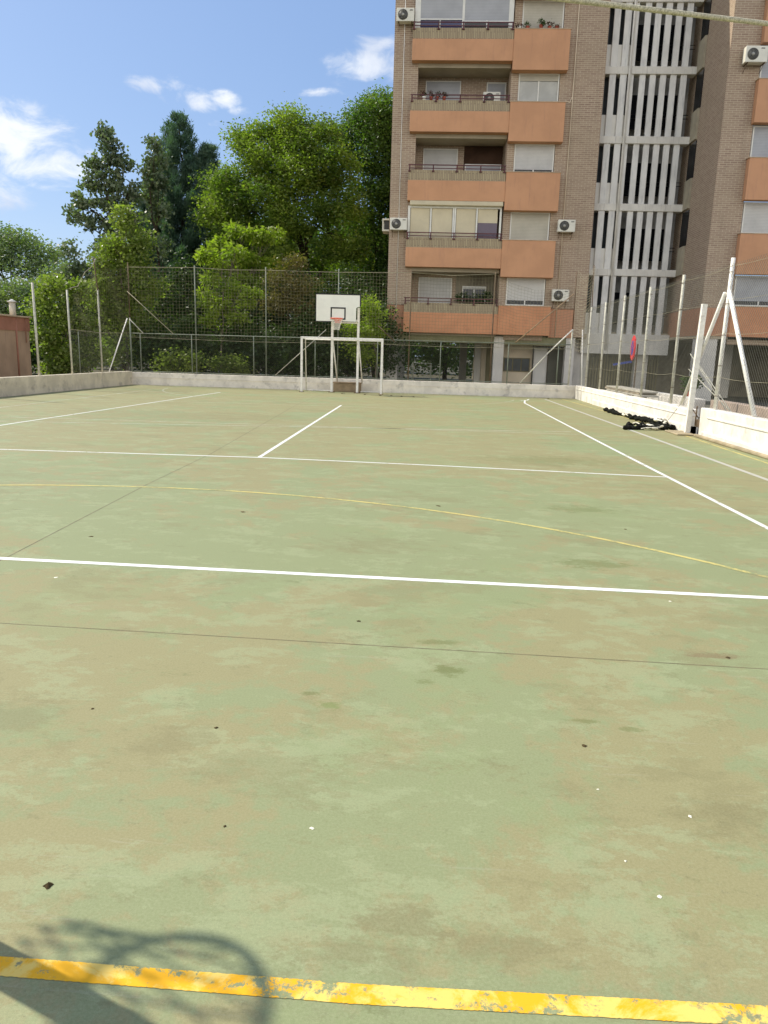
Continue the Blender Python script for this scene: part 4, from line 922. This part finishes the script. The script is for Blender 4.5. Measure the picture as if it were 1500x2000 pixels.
# conifer: whorled ascending branches with needle tufts
def conifer(x, y, h, r, label, zlow=2.5, leader=((0, 0),), nw=22):
    t = empty('conifer_tree', (x, y, -.03), label, 'tree'); b = MB(); limb(b, (x, y, -.05), (x, y, h-.4), .24, .03, .01, 8, 2); C_ = []; D_ = []
    def spire(x, y, z0, h, r, nw):
        for i in range(nw):
            u = i/nw; z = z0+(h-z0)*u; rad = r*(1-u)**.75*(.85+.3*rs.rand())+.12; m_ = 6 if u < .8 else 5; a0 = rs.rand()*6
            for k in range(m_):
                a = a0+2*math.pi*k/m_+rs.normal()*.2; rr = rad*(.75+.4*rs.rand()); n_ = max(3, int(rr*7))
                tip = Vector((x+math.cos(a)*rr, y+math.sin(a)*rr, z+rr*.42)); s0 = Vector((x, y, z)); b.tube([s0, s0.lerp(tip, .5)-Vector((0, 0, .08*rr)), tip], [.03*(1.1-u), .02*(1.1-u), .006], 4, True, False)
                for j in range(n_):
                    v = .25+.75*(j+1)/n_; p = np.array(s0.lerp(tip, v))+rs.normal(size=3)*.06-np.array([0, 0, .32*rr*v*(1-v)]); kk = 60
                    C_.append(p+rs.normal(size=(kk, 3))*np.array([.11, .11, .10])); D_.append(rs.normal(size=(kk, 3))*.5+np.array([math.cos(a)*.35, math.sin(a)*.35, .85]))
    spire(x, y, zlow, h, r, nw)
    for (dx, hh, rr, zz) in leader: spire(x+dx, y+.2, zz, hh, rr, 12); limb(b, (x, y, zz-1.2), (x+dx, y+.2, hh-.5), .1, .02, .05, 5, 3)
    c_ = np.concatenate(C_); d_ = unit(np.concatenate(D_)); n = len(c_); quads('crown', leafset(c_, d_,   .26*rs.uniform(.6, 1.2, n), .045*rs.uniform(.7, 1.3, n)), L['conifer'], t); b.build('trunk', M['bark'], t)
conifer(-13.75, 44, 15.6, 3.7, 'tall dark blue green conifer with a second peak on its right', 3.0, ((1.75, 13.9, 1.1, 8.5), (-1.6, 12.4, 1.2, 8.)), 26)
conifer(-10.8, 44, 10.6, 2.5, 'shorter dark conifer between the tall conifer and the broad tree', 2.5, ((.8, 9., .8, 5.),), 18)
conifer(-13.8, 42, 8.2, 2.3, 'low dark conifer in front of the tall conifer', 1.5, ((-1., 7., .9, 4.),), 18)
# pale distant crowns at far left
tree('distant_tree', 'hazy olive round crowned tree at the far left edge beyond the shed', 'tree', -34, 60, bb(
    (-36, 60, 10.2, 2.2, 2, .9, 34), (-33.5, 60, 10.0, 2.0, 2, .8, 30), (-31.4, 60, 9.2, 1.8, 2, .8, 26), (-34.5, 59, 8.6, 2.4, 2, .8, 34), (-37, 60, 8.5, 2.0, 2, 1., 24), (-32, 59, 7.6, 2.2, 2, .8, 26)), L['far'], 'flat', .30, .15, 70, .5, .22, fork=.55)
tree('distant_tree', 'rounder green tree below the olive crown at the far left', 'tree', -34, 55, bb(
    (-35, 55, 5.6, 2.6, 2, 1.0, 44), (-31.6, 55, 5.4, 2.2, 2, 1.0, 36), (-28.8, 55, 5.2, 1.8, 2, 1.2, 30), (-33, 54, 3.6, 3.0, 2, 1.2, 50), (-28.8, 54.5, 3., 2.4, 2, 1.3, 36), (-36.4, 54, 3., 2.4, 2, 1.3, 36), (-27.4, 56, 6.8, 1.4, 1.6, 1.0, 20)), L['far'], 'flat', .28, .15, 70, .5, .2, fork=.4)
# leafy young trees in front left
tree('young_tree', 'leafy mid green young tree rising behind the left corner of the fence', 'tree', -11.4, 29, bb(
    (-11.25, 29, 7.0, .5, .5, .5, 12), (-10.9, 29, 6.2, .65, .6, .5, 16), (-11.7, 29, 5.7, .55, .6, .5, 14), (-10.9, 29, 5.2, .8, .7, .6, 22), (-12.3, 29, 5.1, .6, .6, .45, 14), (-11.8, 29, 4.3, .8, .7, .6, 22), (-10.6, 29, 4.0, .9, .7, .7, 26), (-12.6, 29, 3.6, .8, .7, .6, 20), (-11.4, 29, 3.0, 1.0, .7, .7, 26), (-10.2, 29, 2.4, .9, .7, .8, 24), (-11.6, 29, 1.5, 1.2, .7, .8, 30)),
    L['young'], 'flat', .155, .12, 60, .24, .07, 'bark_pale', .35, shell=.2)
tree('young_tree', 'bushy bright green tree hanging over the left fence posts', 'tree', -13.3, 27.5, bb(
    (-14.0, 27.5, 3.9, .6, .6, .5, 16), (-13.2, 27.5, 3.6, .7, .6, .6, 18), (-14.3, 27.2, 3.0, .6, .6, .5, 16), (-13.3, 27.2, 2.6, .8, .6, .6, 22), (-14.3, 27.2, 2.0, .55, .6, .5, 14), (-12.4, 27.2, 2.2, .7, .6, .7, 18), (-13.6, 27, 1.4, .8, .6, .6, 20), (-12.6, 27, 1.0, .9, .6, .6, 22), (-13.5, 27, .5, .9, .6, .5, 20)),
    L['young'], 'flat', .15, .12, 56, .22, .06, 'bark_pale', .35, shell=.2)
tree('young_tree', 'yellow green young tree with big leaf rosettes above the netting left of the hoop', 'tree', -6.9, 28.3, bb(
    (-7.7, 28.3, 5.5, .35, .4, .22, 9), (-7.0, 28.3, 5.2, .4, .4, .22, 9), (-6.3, 28.3, 5.6, .35, .4, .22, 8), (-7.3, 28.3, 4.5, .3, .4, .25, 7), (-7.5, 28.3, 3.7, .45, .4, .35, 10), (-6.2, 28.3, 4.1, .4, .4, .3, 8), (-5.6, 28.3, 3.7, .45, .4, .35, 10), (-6.7, 28.3, 3.3, .5, .4, .35, 10), (-7.2, 28.3, 2.8, .45, .4, .3, 8), (-6., 28.3, 2.9, .5, .4, .3, 8)),
    L['ailanthus'], 'rosette', .26, .095, 42, .20, .05, 'bark_pale', .3, shell=.1)
tree('young_tree', 'yellow green leafy tree below the broad crown left of the hoop', 'tree', -6.6, 32, bb(
    (-7.9, 32, 6.2, .5, .6, .4, 11), (-7.0, 32, 7.0, .5, .6, .4, 11), (-6.2, 32, 6.7, .5, .6, .4, 11), (-5.5, 32, 6.9, .5, .6, .35, 10), (-7.3, 32, 5.9, .5, .6, .4, 12), (-6.4, 32, 5.8, .5, .6, .4, 12), (-5.7, 32, 5.5, .5, .5, .4, 10), (-6.9, 32, 4.9, .6, .6, .4, 12), (-5.9, 32, 4.6, .5, .6, .4, 10)),
    L['ailanthus'], 'rosette', .27, .10, 44, .22, .08, 'bark_pale', .35, shell=.1)
tree('bush', 'bright yellow green bush behind the right side of the goal', 'bush', .0, 27.6, bb(
    (-.4, 27.6, 3.5, .45, .4, .35, 14), (-.05, 27.6, 3.0, .4, .4, .4, 14), (-.75, 27.6, 2.6, .6, .4, .4, 18), (-.2, 27.6, 2.3, .5, .4, .35, 16), (-.9, 27.6, 2.0, .5, .4, .3, 12), (-.6, 27.6, 1.4, .7, .4, .4, 14)), L['ailanthus'], 'flat', .13, .07, 46, .17, .03, 'bark_pale', .4, shell=.2)
tree('bush', 'brownish yellow bush rising to the net top left of the backboard', 'bush', -4.0, 29, bb(
    (-3.9, 29, 5.2, .5, .4, .35, 14), (-4.6, 29, 4.6, .6, .4, .45, 18), (-3.5, 29, 4.4, .6, .4, .45, 18), (-4.2, 29, 3.7, .8, .4, .5, 22), (-3.2, 29, 3.4, .6, .4, .5, 16), (-4.9, 29, 3.4, .5, .4, .4, 12)), L['brown'], 'flat', .12, .08, 48, .2, .05, 'bark', .4, shell=.2)
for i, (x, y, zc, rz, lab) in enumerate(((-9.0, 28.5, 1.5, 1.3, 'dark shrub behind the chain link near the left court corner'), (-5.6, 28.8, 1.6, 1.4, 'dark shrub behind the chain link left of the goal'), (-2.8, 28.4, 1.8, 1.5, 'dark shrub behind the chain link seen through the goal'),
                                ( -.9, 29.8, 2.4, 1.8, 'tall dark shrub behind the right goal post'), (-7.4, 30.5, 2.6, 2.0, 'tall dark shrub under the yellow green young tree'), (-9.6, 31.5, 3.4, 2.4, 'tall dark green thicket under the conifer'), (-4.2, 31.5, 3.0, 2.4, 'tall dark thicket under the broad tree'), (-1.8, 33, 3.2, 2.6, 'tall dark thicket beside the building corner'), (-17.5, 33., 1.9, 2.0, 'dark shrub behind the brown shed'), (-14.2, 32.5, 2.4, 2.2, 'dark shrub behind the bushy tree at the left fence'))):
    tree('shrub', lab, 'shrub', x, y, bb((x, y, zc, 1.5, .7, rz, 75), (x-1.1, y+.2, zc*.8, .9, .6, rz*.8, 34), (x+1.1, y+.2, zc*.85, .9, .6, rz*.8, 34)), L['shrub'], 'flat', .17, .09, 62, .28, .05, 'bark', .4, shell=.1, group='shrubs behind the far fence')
tree('shrub', 'light green leafy shrub low behind the chain link near the left corner', 'shrub', -8.3, 27., bb((-8.4, 27, 1.0, .7, .4, .5, 22), (-7.6, 27., .9, .5, .4, .4, 14), (-8.9, 27., .8, .5, .4, .4, 12)), L['young'], 'flat', .12, .08, 44, .18, .03, 'bark_pale', .4)
tree('shrub', 'light leafy shrub low behind the chain link further right', 'shrub', -6.3, 27., bb((-6.4, 27, .95, .6, .4, .35, 20), (-5.9, 27., .8, .4, .4, .3, 12)), L['young'], 'flat', .12, .08, 44, .18, .03, 'bark_pale', .4)
for (x, y, zc, rx, rz, lab) in ((-10.3, 47, 6.0, 2.2, 4.6, 'dark green tree filling the gap between conifer and broad tree'), (-6.8, 47, 5.5, 2.4, 4.6, 'dark green tree behind the middle of the broad crown'), (-3.2, 48, 6.0, 2.4, 5.2, 'dark green tree behind the right of the broad crown'), (.3, 48, 6.5, 2.3, 6.0, 'dark green tree hidden behind the building corner'), (-14.5, 48, 4.2, 2.8, 4.2, 'dark green tree behind the foot of the tall conifer'), (-19.5, 46, 3.0, 2.4, 3.0, 'dark green tree behind the shrubs left of the poplar')):
    tree('background_tree', lab, 'tree', x, y, bb((x, y, zc, rx, 1.2, rz, 150), (x-.8, y, zc+rz*.55, rx*.6, 1., rz*.4, 40), (x+.9, y, zc+rz*.4, rx*.6, 1., rz*.4, 40)), L['broad_dark'], 'flat', .30, .18, 60, .42, .15, fork=.4, shell=.05, group='trees behind the broad trees')
# wood behind everything
V = crown([((x, 58+rs.rand()*6, 2.6), (3.2, 2, 2.4), 60) for x in np.arange(-50, 24, 4.2)], 'flat', .4, .22, 40, .7, .1)
quads('distant_wood', V, L['broad_dark'], kind='stuff', label='dark mass of trees far behind the court', cat='wood')

# ------------------------------------------------------------------ shed on the left
sh = empty('shed', (-14.2, 20, 0), 'low brown rendered shed with a red band under its roof at the left edge', 'building')
MB().box(-19, -13.2, 8, 23.9, -.02, 1.98).build('wall', M['shed'], sh)
MB().box(-19.02, -13.17, 7.98, 23.93, 1.98, 2.47).build('band', M['shed_band'], sh)
rf_ = MB().box(-19.05, -13.1, 7.95, 24.0, 2.47, 2.53, .01).build('roof', M['coping'], sh)
MB().tube([(-13.17, 22.95, 0), (-13.17, 22.95, 2.5)], .03, 8).tube([(-13.16, 23.6, 1.55), (-13.16, 23.6, 2.45)], .015, 6).build('drainpipe', M['shed_band'], sh)
ch = MB().tube([(-13.4, 23.2, 2.5), (-13.4, 23.2, 3.02)], .115, 14).build('chimney', M['plank_grey'], sh)
MB().cone((-13.4, 23.2, 3.02), (-13.4, 23.2, 3.12), .19, .02, 14).build('chimney_cap', M['fin_panel'], ch)

# ------------------------------------------------------------------ plants and small things on balconies
def pot(x, y, z, label, mt_='terracotta', h=.14, leaf='pot', n=3):
    t = empty('flower_pot', (x, y, z), label, 'flower pot', 'flower pots on the balconies')
    MB().cone((x, y, z), (x, y, z+h), .06, .085, 10).build('pot', M[mt_], t)
    V = crown([((x, y, z+h+.08), (.11, .10, .11), n)], 'random', .07, .04, 26, .05, 0.); quads('plant', V, L[leaf], t)
z = FZ[3]+.0
pot(1.55, 29.99, z+.02, 'white flower pot at the left end of the third balcony rail', 'pot_white')
pot(1.85, 29.99, z+.02, 'red leaved pot plant second from the left on the third balcony rail'); pot(2.1, 29.99, z+.02, 'red leaved pot plant in the middle of the row on the third balcony rail', n=4); pot(2.4, 29.99, z+.02, 'red leaved pot plant at the right of the row on the third balcony rail')
z = FZ[4]
pot(5.4, 30.1, z, 'small white pot at the left end of the top balcony ledge', 'pot_white'); pot(5.75, 30.1, z, 'small terracotta pot on the top balcony ledge left of the tall plant', leaf='shrub'); pot(6.3, 30.1, z, 'tall plant in a red pot on the top balcony ledge', h=.2, leaf='shrub', n=6); pot(6.65, 30.1, z, 'red pot right of the tall plant on the top balcony ledge'); pot(6.95, 30.1, z, 'red flower pot at the right end of the top balcony ledge')
for i, x in enumerate((3.5, 3.95, 4.4, 4.75)):
    z = FZ[0]+.02; t = empty('balcony_plant', (x, 30.4, z-.3), 'leafy dark plant crowding the right half of the first balcony behind the net', 'plant', 'plants on the first balcony')
    V = crown([((x, 30.45, z+.25), (.26, .15, .3), 12)], 'random', .10, .05, 26, .08, 0.); quads('plant', V, L['shrub'], t); MB().cone((x, 30.45, z-.3), (x, 30.45, z-.05), .1, .13, 10).build('pot', M['terracotta'], t)
# small second goal in the passage under the building
t = empty('small_goal', (1.9, 27.5, 0), 'small pale metal frame standing behind the fence in front of the building', 'goal')
MB().tube([(1.52, 28, 0), (1.52, 28, 1.18), (2.32, 28, 1.18), (2.32, 28, 0)], .02, 6, False).build('frame', M['post_green'], t)
MB().tube([(1.52, 28.02, 1.18), (1.55, 28.7, 1.1), (1.55, 28.8, 0)], .016, 6).tube([(2.32, 28.02, 1.18), (2.3, 28.7, 1.1), (2.3, 28.8, 0)], .016, 6).build('rear_frame', M['post'], t)
# dark scooter like bundle behind the right fence
V = crown([((12.3, 25., .75), (.25, .25, .3), 30)], 'random', .12, .07, 30, .08, 0.)
t = empty('potted_shrub', (12.3, 25., 0), 'small dark potted shrub in the shade behind the second white wall', 'plant'); quads('foliage', V, L['shrub'], t); MB().cone((12.3, 25, -.015), (12.3, 25, .45), .16, .22, 12).build('pot', M['terracotta'], t)

# ------------------------------------------------------------------ litter on the court
def fleck(x, y, r, mt_, name, label, group, h=.006, seed=0):
    q = random.Random(seed); n = 9; b = MB(); pts = [(x+math.cos(2*math.pi*k/n)*r*q.uniform(.5, 1.2), y+math.sin(2*math.pi*k/n)*r*q.uniform(.5, 1.2)) for k in range(n)]
    b.add([(p[0], p[1], .001) for p in pts]+[(x, y, h)], [(k, (k+1) % n, n) for k in range(n)]); b.build(name, M[mt_], label=label, cat='litter', group=group)
gl = 'dark leaf scraps on the court'; gp = 'pale chips on the court'
fleck(1.39, -3.14, .016, 'litter', 'leaf_scrap', 'brown crumpled leaf scrap near the lower left of the court above the shadow', gl, .012, 1)
for i, (x, y, r) in enumerate(((.67, 1.94, .026), (-.27, .77, .022), (2.53, 2.62, .03), (1.6, -2.19, .009), (3.08, -2.16, .013), (4.23, 1.88, .02), (1.81, -2.82, .007), (1.04, -2.09, .009), (4.02, -1.14, .016), (2.05, -.87, .015))):
    fleck(x, y, r, 'litter', 'leaf_scrap', 'tiny dark leaf scrap lying on the green court', gl, .006, i+2)
for i, (x, y, r) in enumerate(((2.09, -2.8, .008), (3.35, -2.6, .009), (3.07, -2.47, .006), (3.13, -3.01, .008), (3.07, -2.86, .005), (4.0, -.22, .010), (-.01, -.33, .014))):
    fleck(x, y, r, 'pale_spot', 'pale_chip', 'tiny white chip lying on the green court', gp, .004, i+30)
for i, (x, y) in enumerate(((-1.0, 23.7), (-.1, 23.4), (.9, 23.2), (1.3, 23.0), (.5, 23.1), (1.75, 22.9), (6.9, 24.8))):
    fleck(x, y, .06, 'litter', 'leaf_scrap', 'dark debris scrap on the court around the far goal', 'debris around the far goal', .03, i+50)
